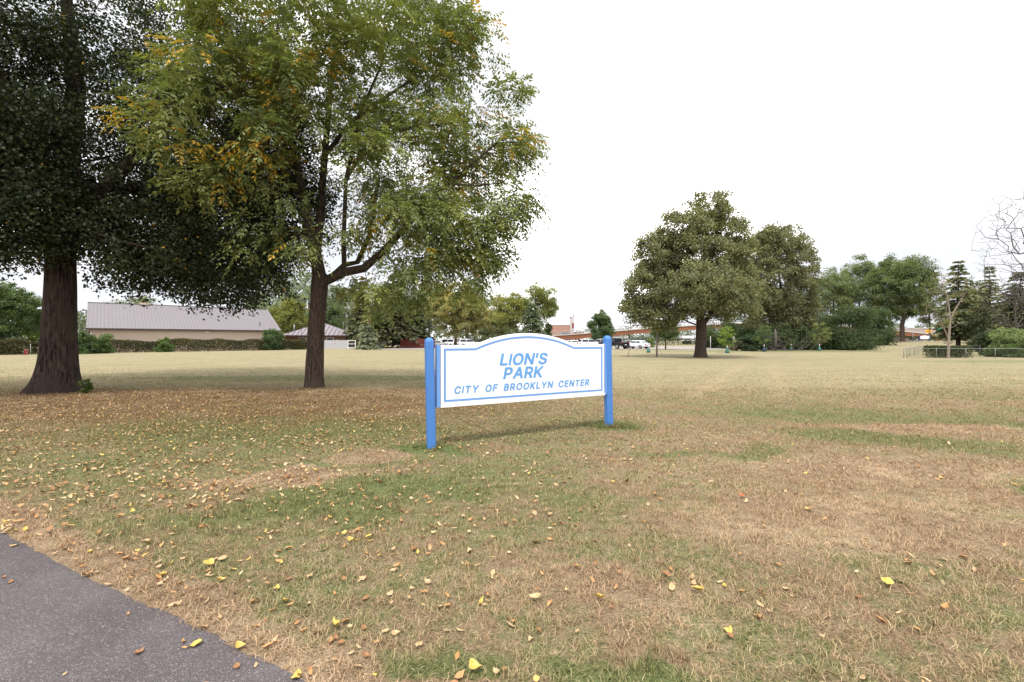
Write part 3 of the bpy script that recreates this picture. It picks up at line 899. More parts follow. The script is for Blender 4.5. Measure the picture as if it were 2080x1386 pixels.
# ------------------------------------------------------------------ the old dark linden on the left
def old_linden():
    g = np.random.default_rng(21)
    X, Y = -14.0, 14.0
    root = empty("linden_tree", (X, Y, 0), 0, "huge old linden with a thick flared trunk and very dark crown", "tree")
    # trunk: flared, ridged bark in real relief
    zs = np.concatenate([np.linspace(-.15, 1.2, 16), np.linspace(1.3, 4.6, 20)])
    pts, rad = [], []
    for z in zs:
        zz = max(z, 0)
        r = .425 + .15 * math.exp(-zz / .28) + .12 * math.exp(-zz / 1.0) - .018 * zz
        pts.append((.045 * zz - .012 * zz * zz * .3, 0, z)); rad.append(r)
    but = g.uniform(0, 6.28, 7); amp = g.uniform(.04, .13, 7)
    def fn(i, t, p):
        z = max(p.z, 0)
        fl = math.exp(-z / .42)
        b = max(a * max(0, math.cos(t - c)) ** 6 for a, c in zip(amp, but)) * fl
        rid = mnoise.noise(Vector((math.cos(t) * 6.5, math.sin(t) * 6.5, z * .9))) * .035
        rid += mnoise.noise(Vector((math.cos(t) * 15, math.sin(t) * 15, z * 1.6))) * .022
        return 1 + b + rid
    mb = MB(); mb.tube(pts, rad, 96, fn=fn)
    mb.build("trunk", M_BARK_OLD, root)
    lobes = [(-.4, 1.2, 11.5, 6.4, 5.2, 6.5, 1.0), (1.0, 1.4, 8.0, 6.2, 4.0, 3.8, 1.2), (4.6, 1.0, 5.2, 2.5, 2.3, 2.25, 1.3), (5.3, 1.8, 7.3, 2.2, 2.2, 2.4, 1.2), (4.9, .6, 3.9, 2.1, 2.0, 1.5, 1.5), (2.6, .4, 4.1, 1.6, 1.8, 1.2, 1.0), (6.4, 1.8, 6.0, 1.5, 1.8, 2.0, 1.2),
             (-1.2, -1.2, 5.6, 3.0, 2.8, 2.1, 1.2), (2.2, .3, 4.9, 2.2, 2.2, 1.5, 1.2), (-5, 0, 7.5, 3.5, 3.5, 4.0, .5), (-3.2, -3.6, 10.4, 3.6, 2.4, 3.6, .8), (-.2, -1.9, 8.0, 2.6, 1.5, 4.0, 1.2), (-.6, -1.6, 5.0, 2.6, 1.4, 1.6, 1.1), (1.5, 2.5, 5.2, 3.2, 2.2, 1.5, .8)]
    C, k = shell_points(lobes, 2900, .35, g=g)
    C = C[(C[:, 2] > 2.45) & ~((np.hypot(C[:, 0], C[:, 1]) < 1.3) & (C[:, 2] < 3.9))]
    seeds = [[(.13, 0, 4.4, .40), (.25, .1, 5.6, .36), (.2, .1, 7.2, .31), (.4, .2, 9.4, .24), (.3, 0, 12, .15)],
             [(.13, 0, 4.4, .24), (.9, -.2, 5.4, .21), (2.3, -.2, 6.9, .18), (3.6, -.1, 8.4, .12)],
             [(.13, 0, 4.4, .22), (-.7, -.3, 5.6, .19), (-1.9, -.4, 7.5, .14)],
             [(.25, .1, 5.6, .20), (1.4, .7, 6.4, .16), (3.2, .7, 6.9, .11)],
             [(.25, .1, 5.6, .2), (.2, -1.2, 7.4, .16), (.6, -2.6, 9.6, .11)]]
    P, par, fixed, ns = grow(seeds, C[::5], np.array([0, 0, 4.4]), g=g)
    a, b = branch_mesh(P, par, fixed, ns, tip=.012, rmax=.16, thick=.05)
    a.build("limb", M_BARK_OLD, root)
    tag(b.build("branch", M_BARK_OLD, root), kind='stuff')
    tc = g.uniform(.1, .75, len(C))
    au = np.where(g.random(len(C)) < .03, .05, .001)
    V, tint = leaf_cloud(C, .62 * g.uniform(.7, 1.3, len(C)), 104, .088, .85, out=np.array([0, 0, 8.0]), tint_c=tc, autumn=au, g=g, up=.45, droop=.45)
    cr = link("crown", quads_mesh("crown", V, tint), M_LEAF, root)
    cr.color = (.036, .048, .021, 1)
    tag(cr, kind='stuff')
old_linden()

# ------------------------------------------------------------------ the walnut with feathery leaves behind the sign
def compound_leaf_quads(base, d, L, g, droop, n_let=9, let=.36, width=.40):
    """pinnate leaves: base (n,3), heading d (n,3), length L (n,) -> quads of all leaflets, leaf index"""
    n = len(base)
    s = np.concatenate([np.repeat(np.linspace(.22, .92, (n_let - 1) // 2), 2), [1.0]])
    sg = np.concatenate([np.tile([1, -1], (n_let - 1) // 2), [0]])
    up = np.array([0, 0, 1.0])
    side = unit(np.cross(d, up) + g.normal(size=(n, 3)) * .15)
    nn = unit(np.cross(side, d))
    S = s[None, :, None]
    p = base[:, None] + d[:, None] * L[:, None, None] * S - up * (droop[:, None, None] * L[:, None, None] * S ** 2)
    t = d[:, None] * .55 + side[:, None] * (sg[None, :, None] * .95) - up * (.28 + .55 * droop[:, None, None]) + g.normal(size=p.shape) * .16
    t = unit(t)
    N = nn[:, None] + g.normal(size=p.shape) * .28
    N = unit(N - t * (N * t).sum(-1, keepdims=True))
    l = (L[:, None] * let * g.uniform(.8, 1.15, (n, len(s)))) * (1 - .35 * np.abs(S[..., 0] - .55))
    m = n * len(s)
    return leaf_quads(p.reshape(m, 3), t.reshape(m, 3), N.reshape(m, 3), l.reshape(m), l.reshape(m) * width, .06), np.repeat(np.arange(n), len(s))

def walnut():
    g = np.random.default_rng(5)
    X, Y = -6.6, 15.2
    root = empty("walnut_tree", (X, Y, 0), 0, "forked walnut tree with feathery leaves, some turned orange, behind the sign", "tree")
    o = lambda x, z, y=15.2: (x - X, y - Y, z)
    pts = [(0, 0, -.12), (0, 0, .05), (.0, 0, .35), (.02, 0, 1.0), (.06, 0, 1.9), (.13, 0, 2.8), (.17, 0, 3.35), (.16, 0, 3.8)]
    rad = [.36, .325, .29, .275, .262, .252, .265, .235]
    fine, frad = [], []
    for i in range(len(pts) - 1):
        for k in range(6):
            f = k / 6
            fine.append(Vector(pts[i]).lerp(Vector(pts[i + 1]), f)); frad.append(rad[i] * (1 - f) + rad[i + 1] * f)
    fine.append(Vector(pts[-1])); frad.append(rad[-1])
    def fn(i, t, p):
        return 1 + .045 * mnoise.noise(Vector((math.cos(t) * 5, math.sin(t) * 5, p.z * 1.1))) + .035 * mnoise.noise(Vector((math.cos(t) * 13, math.sin(t) * 13, p.z * 2.0)))
    mb = MB(); mb.tube(fine, frad, 48, fn=fn); mb.build("trunk", M_BARK, root)
    seeds = [[(*o(-6.44, 3.78), .225), (*o(-6.55, 4.4), .20), (*o(-6.72, 5.1), .18), (*o(-7.0, 6.5), .15), (*o(-7.2, 7.6), .125), (*o(-7.45, 9.2, 15.0), .10), (*o(-7.7, 11.6, 14.9), .06)],
             [(*o(-6.55, 4.4), .15), (*o(-6.5, 5.6, 15.4), .135), (*o(-6.42, 7.9, 15.6), .11), (*o(-6.3, 10.2, 15.8), .08), (*o(-6.0, 12.6, 15.8), .04)],
             [(*o(-6.44, 3.42), .19), (*o(-6.1, 3.62), .165), (*o(-5.6, 3.85), .150), (*o(-4.95, 3.98), .140), (*o(-4.3, 4.5, 15.1), .120), (*o(-3.6, 5.2, 15.0), .105), (*o(-2.9, 6.0, 14.9), .09), (*o(-2.1, 6.7, 14.9), .07), (*o(-1.3, 7.3, 14.8), .05), (*o(-.5, 8.0, 14.8), .03)],
             [(*o(-6.1, 3.62), .10), (*o(-5.7, 4.15, 15.5), .09), (*o(-5.3, 4.25, 15.6), .085), (*o(-4.9, 5.2, 15.7), .075), (*o(-4.6, 7.2, 15.7), .06)],
             [(*o(-5.6, 3.85), .085), (*o(-5.55, 4.9, 15), .075), (*o(-5.4, 6.8, 14.8), .065), (*o(-4.9, 8.9, 14.7), .055), (*o(-4.2, 10.4, 14.6), .035)],
             [(*o(-6.42, 7.9, 15.6), .08), (*o(-5.6, 8.6, 15.2), .07), (*o(-4.6, 9.3, 15), .06), (*o(-3.4, 10.1, 15), .04)],
             [(*o(-5.4, 6.8, 14.8), .06), (*o(-4.6, 8.2, 14.8), .055), (*o(-3.2, 8.5, 14.8), .045), (*o(-1.4, 8.7, 14.8), .025)],
             [(*o(-7.0, 6.5), .07), (*o(-7.8, 7.2, 14.2), .055), (*o(-8.8, 8.0, 13.2), .035)],
             [(*o(-6.72, 5.1), .05), (*o(-7.3, 5.0, 15), .035), (*o(-8.1, 4.9, 15), .02)],
             [(*o(-2.1, 6.7, 14.9), .05), (*o(-1.2, 6.6, 14.8), .03), (*o(-.3, 6.7, 14.8), .02)]]
    lb = [(-6.2, 15.2, 11.4, 4.0, 3.4, 3.2, .8), (-3.6, 15.2, 7.4, 2.6, 2.6, 2.3, 1.15), (-1.15, 15.2, 7.9, 1.95, 2.0, 1.8, .38), (-3.2, 14.7, 5.1, 2.3, 2.2, 1.4, 1.0), (-1.4, 14.8, 5.3, 1.4, 1.5, 1.2, .6),
          (-8.1, 13.0, 8.1, 2.2, 2.0, 1.9, 1.1), (-7.7, 12.9, 5.9, 1.6, 1.4, 1.0, .9), (-6.9, 12.9, 10.2, 2.6, 1.8, 2.0, 1.1), (-3.6, 15.1, 11.4, 2.1, 2.8, 2.0, .8), (-1.6, 15, 11.3, 1.0, 1, .8, .7), (-7.0, 13.4, 4.5, 1.2, 1.0, .65, .8), (-4.9, 15.9, 3.3, 1.3, .8, .8, .6),
          (-6.0, 14.0, 8.6, 2.2, 1.2, 1.6, .4), (-1.45, 15, 11.9, .6, .6, .4, 3.0), (-.1, 15, 10.0, .45, .5, .35, 2.4), (.15, 15, 8.1, .5, .6, .8, 2.0), (.05, 15, 6.1, .5, .6, .6, 2.0), (-.7, 14.8, 4.2, .6, .6, .4, 2.6), (-1.7, 14.7, 3.5, .6, .6, .35, 2.2), (-6.05, 15.5, 2.5, .4, .3, .5, 1.0), (-3.6, 14.6, 3.5, 1.2, 1.0, .7, .7)]
    lobes = [(l[0] - X, l[1] - Y, *l[2:]) for l in lb]
    C, k = shell_points(lobes, 560, .42, g=g)
    P, par, fixed, ns = grow(seeds, C[::3], np.array([0, 0, 3.6]), g=g)
    a, b = branch_mesh(P, par, fixed, ns, tip=.009, rmax=.05, thick=.028, n_thick=10)
    a.build("limb", M_BARK, root)
    tag(b.build("branch", M_BARK, root), kind='stuff')
    # leaves in sprays round each clump centre
    per = 26
    idx = np.repeat(np.arange(len(C)), per)
    n = len(idx)
    dd = unit(g.normal(size=(n, 3)) * np.array([1, 1, .55]))
    base = C[idx] + dd * np.array([1, 1, .7]) * (.08 + .40 * g.random(n) ** .8)[:, None]
    outw = unit(C[idx] - np.array([.5, 0, 6.5]))
    d = unit(dd + outw * .5 + np.array([0, 0, -.12]))
    L = g.uniform(.32, .56, n)
    droop = g.uniform(.15, .8, n)
    tc = g.uniform(.15, .8, len(C))
    wx, wz = C[:, 0] + X, C[:, 2]
    hot = np.exp(-(((wx + 7.2) / 1.0) ** 2 + ((wz - 8.6) / 1.4) ** 2)) + np.exp(-(((wx + 9.0) / 1.7) ** 2 + ((wz - 6.8) / 1.0) ** 2)) + .5 * np.exp(-(((wx + 2.2) / 1.0) ** 2 + ((wz - 7.6) / .8) ** 2))
    yl = (g.random(len(C)) < .03 + .22 * hot) * g.uniform(.2, .8, len(C)) + .006
    turned = g.random(n) < yl[idx]
    # the largest turned sprays are leaves of their own
    cam_d2 = np.linalg.norm(base + np.array([X, Y, -CAM_Z]), axis=1)
    t_i = np.where(turned)[0]
    own = t_i[np.argsort(-(L[t_i] / cam_d2[t_i]))[:150]]
    g_i = np.where(~turned)[0]
    vis = g_i[np.argsort(-(L[g_i] / cam_d2[g_i]))[:150]]
    rest = np.ones(n, bool); rest[own] = False; rest[vis] = False
    def tints(ii, t_):
        return np.where(t_, 1.0 + g.uniform(.55, 1.0, len(ii)), np.clip(tc[idx[ii]] + g.normal(size=len(ii)) * .15, 0, 1))
    tl = np.zeros(n); tl[:] = tints(np.arange(n), turned)
    ri = np.where(rest)[0]
    V, li = compound_leaf_quads(base[ri], d[ri], L[ri], g, droop[ri])
    cr = link("crown", quads_mesh("crown", V, np.clip(tl[ri][li], 0, 2)), M_LEAF, root)
    cr.color = (.180, .218, .080, 1)
    tag(cr, kind='stuff')
    for j, ii in enumerate(np.concatenate([own, vis])):
        V, li = compound_leaf_quads(np.zeros((1, 3)), d[ii:ii + 1], L[ii:ii + 1], g, droop[ii:ii + 1])
        lf = link("leaf", quads_mesh("leaf", V, np.full(len(V), tl[ii])), M_LEAF, cr)
        lf.location = base[ii]
        lf.color = cr.color
walnut()

# ------------------------------------------------------------------ lindens and other trees across the park
def park_tree(name, label, px, Y, top, wpx, bot, colour, n_clump, per, leaf, clump_r, seed, trunk_r=None, nl=11, ry=None, autumn=None,
              irregular=.35, narrow=.25, lean=(0, 0), aspect=.6, tint_fn=None, group=None, bark=None, inner=.45, cpx=None, cat="tree", dense=1.45):
    """px: trunk column in the photograph; top, bot: crown rows; wpx: crown width - all turned into metres at distance Y"""
    x = gx(px, Y)
    z0 = ground(x, Y)
    zt, zb = gz(top, Y) - z0, max(gz(bot, Y) - z0, .2)
    cx = gx(cpx, Y) - x if cpx else 0.0
    rx = 1.13 * wpx / F * Y / 2
    rz = (zt - zb) / 2
    g = np.random.default_rng(seed + 100)
    lob = lobed(cx, 0, (zt + zb) / 2, rx, rz, nl, g, ry=ry or rx * .9, irregular=irregular, narrow_top=narrow)
    return make_tree(name, label, x, Y, max(zb * 1.05, .6), trunk_r or .022 * zt + .03, lob, colour, n_clump, per, leaf, clump_r, aspect,
                     autumn=autumn, seed=seed, lean=lean, tint_fn=tint_fn, group=group, bark=bark, inner=inner, cat=cat, dense=dense)

def right_linden():
    Y = 41.0
    x = gx(1423, Y)
    k = Y / F
    def L(px, py, rx, rz, w=1.0, dy=0.0, ry=None):
        return (gx(px, Y) - x, dy, gz(py, Y), rx * k, (ry or rx) * k, rz * k, w)
    lobes = [L(1432, 520, 85, 95), L(1440, 425, 45, 38, 1.1), L(1385, 470, 55, 48), L(1330, 520, 45, 48, 1.1), L(1310, 590, 48, 42, 1.2), L(1300, 630, 40, 30, 1.2),
             L(1345, 640, 48, 32, 1.1), L(1480, 490, 48, 50, 1.1), L(1495, 570, 42, 55, 1.1), L(1490, 630, 45, 26, 1.0), L(1400, 590, 70, 50, 1, -2.5),
             L(1450, 600, 60, 45, .9, -2.5), L(1400, 540, 80, 60, .8, 2.5), L(1405, 630, 40, 18, .5, -2)]
    seeds = [[(0, 0, -.2, .80), (0, 0, .1, .62), (0, 0, .5, .52), (.02, 0, 1.4, .46), (.05, 0, 2.4, .45), (.08, 0, 2.9, .44)],
             [(.08, 0, 2.9, .38), (-.05, 0, 3.8, .34), (-.2, 0, 5.2, .30), (0, 0, 7.5, .24), (.4, 0, 10, .16), (.6, 0, 12.5, .07)],
             [(.08, 0, 2.9, .26), (.7, 0, 3.6, .22), (1.2, 0, 4.4, .19), (2.0, 0, 5.8, .15), (2.9, 0, 7.5, .09)],
             [(-.15, 0, 4.8, .17), (-1.2, -.1, 5.4, .14), (-2.9, -.2, 6.0, .10)]]
    make_tree("linden_tree", "full round linden standing alone with a dark trunk forked low", x, Y, 3.0, .5, lobes, (.180, .195, .110), 1250, 78, .185, .62, .75,
              seed=3, seeds=seeds, inner=.4, autumn=None, bark=M_BARK, dense=1.1)
right_linden()

def second_linden():
    Y = 72.0
    x = gx(1578, Y); k = Y / F
    def L(px, py, rx, rz, w=1.0, dy=0.0):
        return (gx(px, Y) - x, dy, gz(py, Y), rx * k, rx * k, rz * k, w)
    lobes = [L(1580, 560, 68, 85), L(1588, 490, 48, 32, 1.1), L(1625, 530, 34, 50, 1.1), L(1540, 530, 42, 50), L(1625, 590, 38, 45), L(1545, 610, 50, 40, 1.1), L(1600, 630, 55, 30, 1.1), L(1560, 490, 34, 28), L(1600, 655, 48, 24, 1.1), L(1548, 650, 36, 24, 1.0)]
    make_tree("linden_tree", "rounded olive green linden beside the larger lone linden", x, Y, 3.4, .42, lobes, (.160, .174, .098), 1050, 66, .27, .85, .75, seed=9, inner=.42)
second_linden()

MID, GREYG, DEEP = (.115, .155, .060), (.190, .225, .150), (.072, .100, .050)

def brown_top(C, tc, g):
    f = (C[:, 2] - C[:, 2].min()) / (C[:, 2].max() - C[:, 2].min())
    return tc * .6 + .5 * f, np.clip(.01 + .12 * f ** 1.2, 0, 1)

TREES = [  # far crown colours are lightened; the paling also stands in for haze
 # left, beyond the clipped fence line
 ("broadleaf_tree", "deep green bushy tree at the hedge left of the huge trunk", 10, 50, 560, 130, 712, (0.086, 0.135, 0.054), 255, 75, 0.21, 0.60, 31, {}),
 ("broadleaf_tree", "bright leafy tree tucked just beside the huge linden trunk", 72, 56, 625, 56, 716, (0.144, 0.211, 0.065), 153, 62, 0.21, 0.50, 32, {}),
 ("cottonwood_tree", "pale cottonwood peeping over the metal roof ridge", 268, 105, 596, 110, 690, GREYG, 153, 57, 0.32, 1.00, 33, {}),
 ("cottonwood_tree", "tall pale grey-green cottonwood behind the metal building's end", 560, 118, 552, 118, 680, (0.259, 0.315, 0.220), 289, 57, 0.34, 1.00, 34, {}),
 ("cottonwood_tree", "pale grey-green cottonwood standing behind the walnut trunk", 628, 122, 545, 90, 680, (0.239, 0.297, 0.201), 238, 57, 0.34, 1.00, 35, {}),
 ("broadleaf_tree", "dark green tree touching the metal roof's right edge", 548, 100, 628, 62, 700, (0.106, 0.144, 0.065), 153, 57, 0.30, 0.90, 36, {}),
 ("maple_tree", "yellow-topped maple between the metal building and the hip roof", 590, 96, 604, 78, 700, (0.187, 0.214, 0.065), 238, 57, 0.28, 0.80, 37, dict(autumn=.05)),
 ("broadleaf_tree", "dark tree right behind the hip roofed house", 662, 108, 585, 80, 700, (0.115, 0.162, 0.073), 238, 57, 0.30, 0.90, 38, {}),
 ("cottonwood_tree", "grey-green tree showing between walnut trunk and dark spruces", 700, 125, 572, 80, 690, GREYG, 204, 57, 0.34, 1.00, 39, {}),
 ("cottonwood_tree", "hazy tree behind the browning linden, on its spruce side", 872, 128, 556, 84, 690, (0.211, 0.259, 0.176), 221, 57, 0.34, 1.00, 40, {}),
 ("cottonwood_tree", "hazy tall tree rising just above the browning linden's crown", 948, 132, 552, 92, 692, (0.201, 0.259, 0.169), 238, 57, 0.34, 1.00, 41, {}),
 ("broadleaf_tree", "low loose tree between browning linden and yellow-green tree", 1008, 112, 628, 62, 700, (0.187, 0.201, 0.084), 136, 55, 0.30, 0.90, 42, dict(autumn=.04)),
 ("linden_tree", "egg-shaped linden browning from the top, behind the sign", 925, 80, 567, 118, 696, (0.307, 0.307, 0.147), 561, 62, 0.25, 0.62, 43, dict(trunk_r=.32, irregular=.10, nl=24, narrow=.2, tint_fn=brown_top, dense=2.6)),
 ("poplar_tree", "yellow-green tree with a sparse low left side, above the sign arch", 1034, 104, 588, 74, 682, (0.249, 0.268, 0.081), 255, 55, 0.28, 0.85, 44, dict(trunk_r=.3)),
 ("poplar_tree", "taller yellow-green tree standing over the domed evergreen", 1090, 106, 570, 92, 672, (0.211, 0.249, 0.086), 340, 55, 0.28, 0.85, 45, dict(trunk_r=.33)),
 ("broadleaf_tree", "tiny dark tree beside the brick building", 1113, 120, 652, 16, 692, DEEP, 34, 50, 0.30, 0.60, 46, {}),
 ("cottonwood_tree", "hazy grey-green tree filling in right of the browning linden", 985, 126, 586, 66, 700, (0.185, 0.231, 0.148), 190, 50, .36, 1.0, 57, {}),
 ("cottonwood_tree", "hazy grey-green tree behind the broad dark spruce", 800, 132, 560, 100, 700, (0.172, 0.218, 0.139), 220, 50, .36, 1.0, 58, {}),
 ("pear_tree", "small cone-shaped tree rising right behind the sign's far post", 1220, 98, 628, 52, 700, (0.095, 0.149, 0.069), 255, 62, 0.27, 0.55, 47, dict(narrow=.85, irregular=.10, nl=18)),
 ("street_tree", "small round tree beside the wooden pole at the lot edge", 1352, 73, 652, 56, 692, (0.106, 0.157, 0.065), 136, 62, 0.23, 0.50, 48, dict(trunk_r=.10)),
 # right, far row
 ("ash_tree", "far row tree next to the rounded linden, loosest crown of the row", 1692, 118, 522, 104, 684, (0.152, 0.192, 0.093), 323, 55, 0.34, 1.10, 51, dict(trunk_r=.33)),
 ("ash_tree", "tall far row tree above the big rounded bush", 1746, 122, 508, 104, 684, (0.146, 0.186, 0.093), 323, 55, 0.34, 1.10, 52, dict(trunk_r=.33)),
 ("ash_tree", "tallest far row tree, the first bare trunk left of the white sign", 1806, 112, 512, 98, 664, (0.134, 0.174, 0.081), 374, 55, 0.34, 1.10, 53, dict(trunk_r=.48)),
 ("ash_tree", "far row tree with the second bare trunk beside the small white sign", 1832, 108, 516, 104, 662, (0.134, 0.174, 0.081), 374, 55, 0.34, 1.10, 54, dict(trunk_r=.55, cpx=1850)),
 ("ash_tree", "pale slim far row tree beside the leafless young tree", 1888, 126, 548, 60, 672, (0.179, 0.197, 0.127), 170, 55, 0.34, 1.00, 55, dict(trunk_r=.25)),
 ("broadleaf_tree", "soft olive tree filling the gap between the two spruces", 1978, 100, 572, 66, 690, (.100, .118, .060), 190, 50, .32, 1.0, 59, {}),
 ("young_street_tree", "small dark young tree standing before the far hedge", 1795, 106, 645, 42, 690, DEEP, 68, 50, 0.27, 0.60, 56, dict(trunk_r=.09)),
]
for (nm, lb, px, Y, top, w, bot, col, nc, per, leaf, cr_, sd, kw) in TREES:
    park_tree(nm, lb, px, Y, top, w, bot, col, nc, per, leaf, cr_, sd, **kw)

# conifers
spruce("spruce_tree", "tall dark spruce with a browned cone-laden top behind the walnut", gx(737, 92), 92, gz(562, 92), 4.3, .6, (0.111, 0.128, 0.071), 40, 30, 61, top_turn=(.35, .95), size=2.0)
spruce("spruce_tree", "broad dark spruce with a bare lower trunk by the plank fence", gx(787, 86), 86, gz(575, 86), 6.0, 2.2, (0.086, 0.100, 0.061), 35, 38, 62, size=2.2, shape=.65, autumn=.05)
spruce("spruce_tree", "dark spruce behind the red plank fence", gx(842, 94), 94, gz(598, 94), 4.6, 1.2, (0.082, 0.100, 0.065), 32, 30, 63, size=2.2, shape=.7)
spruce("blue_spruce_tree", "small blue spruce with an orange dead top, on the lawn", gx(746, 72), 72, gz(632, 72), 1.75, .15, (0.223, 0.268, 0.197), 27, 26, 64, top_turn=(.62, .8), size=1.1, shape=.8)
spruce("evergreen_tree", "domed grey-green evergreen behind the sign arch", gx(1081, 92), 92, gz(616, 92), 3.3, .2, (0.125, 0.164, 0.103), 32, 34, 65, shape=.5, size=1.5)
spruce("spruce_tree", "dark spruce with a clear trunk behind the leafless young tree", gx(1946, 72), 72, gz(526, 72) - ground(gx(1946, 72), 72), 3.0, 2.0, (0.148, 0.177, 0.098), 35, 30, 66, size=1.7, shape=.7, autumn=.04)
spruce("spruce_tree", "pointed far spruce beyond the clipped hedge box", gx(2010, 92), 92, gz(536, 92) - ground(gx(2010, 92), 92), 3.4, 1.2, (0.165, 0.194, 0.114), 35, 26, 67, size=1.8, autumn=.04)
spruce("spruce_tree", "wide dark spruce thinned to grey twigs, at the frame edge", gx(2072, 60), 60, gz(548, 60) - ground(gx(2072, 60), 60), 4.6, .8, (0.100, 0.115, 0.065), 35, 30, 68, size=1.6, shape=.7)

# bushes
SHRUBS = [
 ("shrub", "leafy shrub pressed against the far side of the huge trunk", 172, 51, 46, 44, (0.074, 0.121, 0.046), 3300, .18, 71),
 ("shrub", "bright shrub sprouting through the hedge near the building's left end", 205, 52.6, 38, 40, (0.108, 0.169, 0.061), 2700, .17, 72),
 ("shrub", "small bright shrub at the middle of the long hedge", 333, 58.5, 30, 30, (0.115, 0.176, 0.061), 1950, .17, 73),
 ("shrub", "tall dark shrub at the hedge by the metal building's right corner", 550, 69, 46, 44, (0.068, 0.115, 0.049), 3300, .2, 74),
 ("shrub", "low dark shrub at the foot of the deep green bushy tree", 8, 50, 44, 36, (0.054, 0.092, 0.038), 2700, .18, 75),
 ("shrub", "hydrangea-like shrub flecked orange at the hedge's far end", 603, 74, 26, 20, (0.135, 0.149, 0.049), 1050, .2, 76),
 ("shrub", "loose shrubs growing over the bridge embankment above the sign", 1146, 104, 40, 14, (0.115, 0.149, 0.059), 1350, .28, 77),
 ("shrub", "low green shrub between sign arch and parked cars", 1168, 101, 16, 13, (0.101, 0.135, 0.054), 750, .26, 78),
 ("shrub", "broad loose bush under the yellow-green trees above the sign arch", 1028, 101, 90, 50, (.098, .120, .056), 2600, .3, 96),
 ("shrub", "long dark bush at the foot of the browning linden's neighbours", 975, 108, 80, 40, (.070, .100, .050), 2200, .3, 97),
 ("shrub", "light green bush at the lot edge beside the wooden pole", 1318, 92, 22, 18, (0.155, 0.216, 0.070), 1050, .26, 79),
 ("shrub", "dark rounded bush behind the lone linden's trunk", 1446, 84, 42, 44, (0.078, 0.108, 0.051), 3000, .25, 80),
 ("shrub", "tall grey-green bush behind the row of young trees", 1508, 80, 92, 72, (0.084, 0.130, 0.062), 6300, .26, 81),
 ("shrub", "low dark evergreen shrub touching the lawn by the brush pile", 1526, 64, 54, 36, (0.046, 0.076, 0.038), 3900, .2, 82),
 ("shrub", "grey twiggy low shrub left of the dark evergreen shrub", 1492, 66, 28, 22, (0.203, 0.182, 0.149), 1050, .2, 83),
 ("shrub", "green shrub at the back of the dead branches", 1625, 70, 56, 58, (0.076, 0.113, 0.054), 3900, .24, 84),
 ("shrub", "huge rounded deep green bush under the far row of trees", 1716, 70, 108, 92, (0.070, 0.103, 0.047), 9750, .25, 85),
 ("shrub", "deep green bush joined to the huge rounded bush", 1662, 76, 76, 78, (0.076, 0.108, 0.053), 6300, .25, 86),
 ("shrub", "pale feathery shrub rising behind the fence at the frame edge", 2058, 45, 74, 66, (0.169, 0.223, 0.101), 4800, .17, 87),
 ("shrub", "low green shrub against the fence by the pale feathery shrub", 2045, 41.5, 84, 26, (0.084, 0.128, 0.051), 3300, .14, 88),
 ("shrub", "dark broad shrub filling the gap between far row trunks and big bush", 1772, 92, 70, 84, (.062, .100, .044), 5200, .32, 91),
 ("shrub", "dark bush behind the young tree with few leaves", 1612, 82, 84, 84, (.062, .092, .046), 5200, .28, 92),
 ("shrub", "tall dark yew-like bush under the grey twigs at the frame edge", 2040, 66, 100, 108, (.050, .062, .032), 7000, .26, 93),
 ("shrub", "dark leafy bush hiding the second linden's trunk", 1572, 68.5, 70, 58, (.060, .088, .044), 3600, .25, 94),
 ("shrub", "tall bush behind the lone linden's trunk, closing the view to the bridge", 1462, 92, 70, 60, (.072, .105, .056), 3600, .28, 95),
 ("shrub", "dark shrub under the wide thinned spruce", 2012, 58, 60, 46, (0.054, 0.076, 0.038), 3600, .22, 89),
]
for (nm, lb, px, Y, wpx, hpx, col, n, leaf, sd) in SHRUBS:
    k = Y / F
    shrub(nm, lb, gx(px, Y), Y, wpx * k, hpx * k, col, n, leaf, sd, autumn=.3 if 'orange' in lb else None)
# leafy suckers at the old linden's foot
sk = shrub("sucker_shoot", "small leafy shoot at the foot of the huge dark trunk", gx(175, 13.6), 13.6, .30, .46, (.085, .120, .035), 90, .10, 90, cat="shoot")

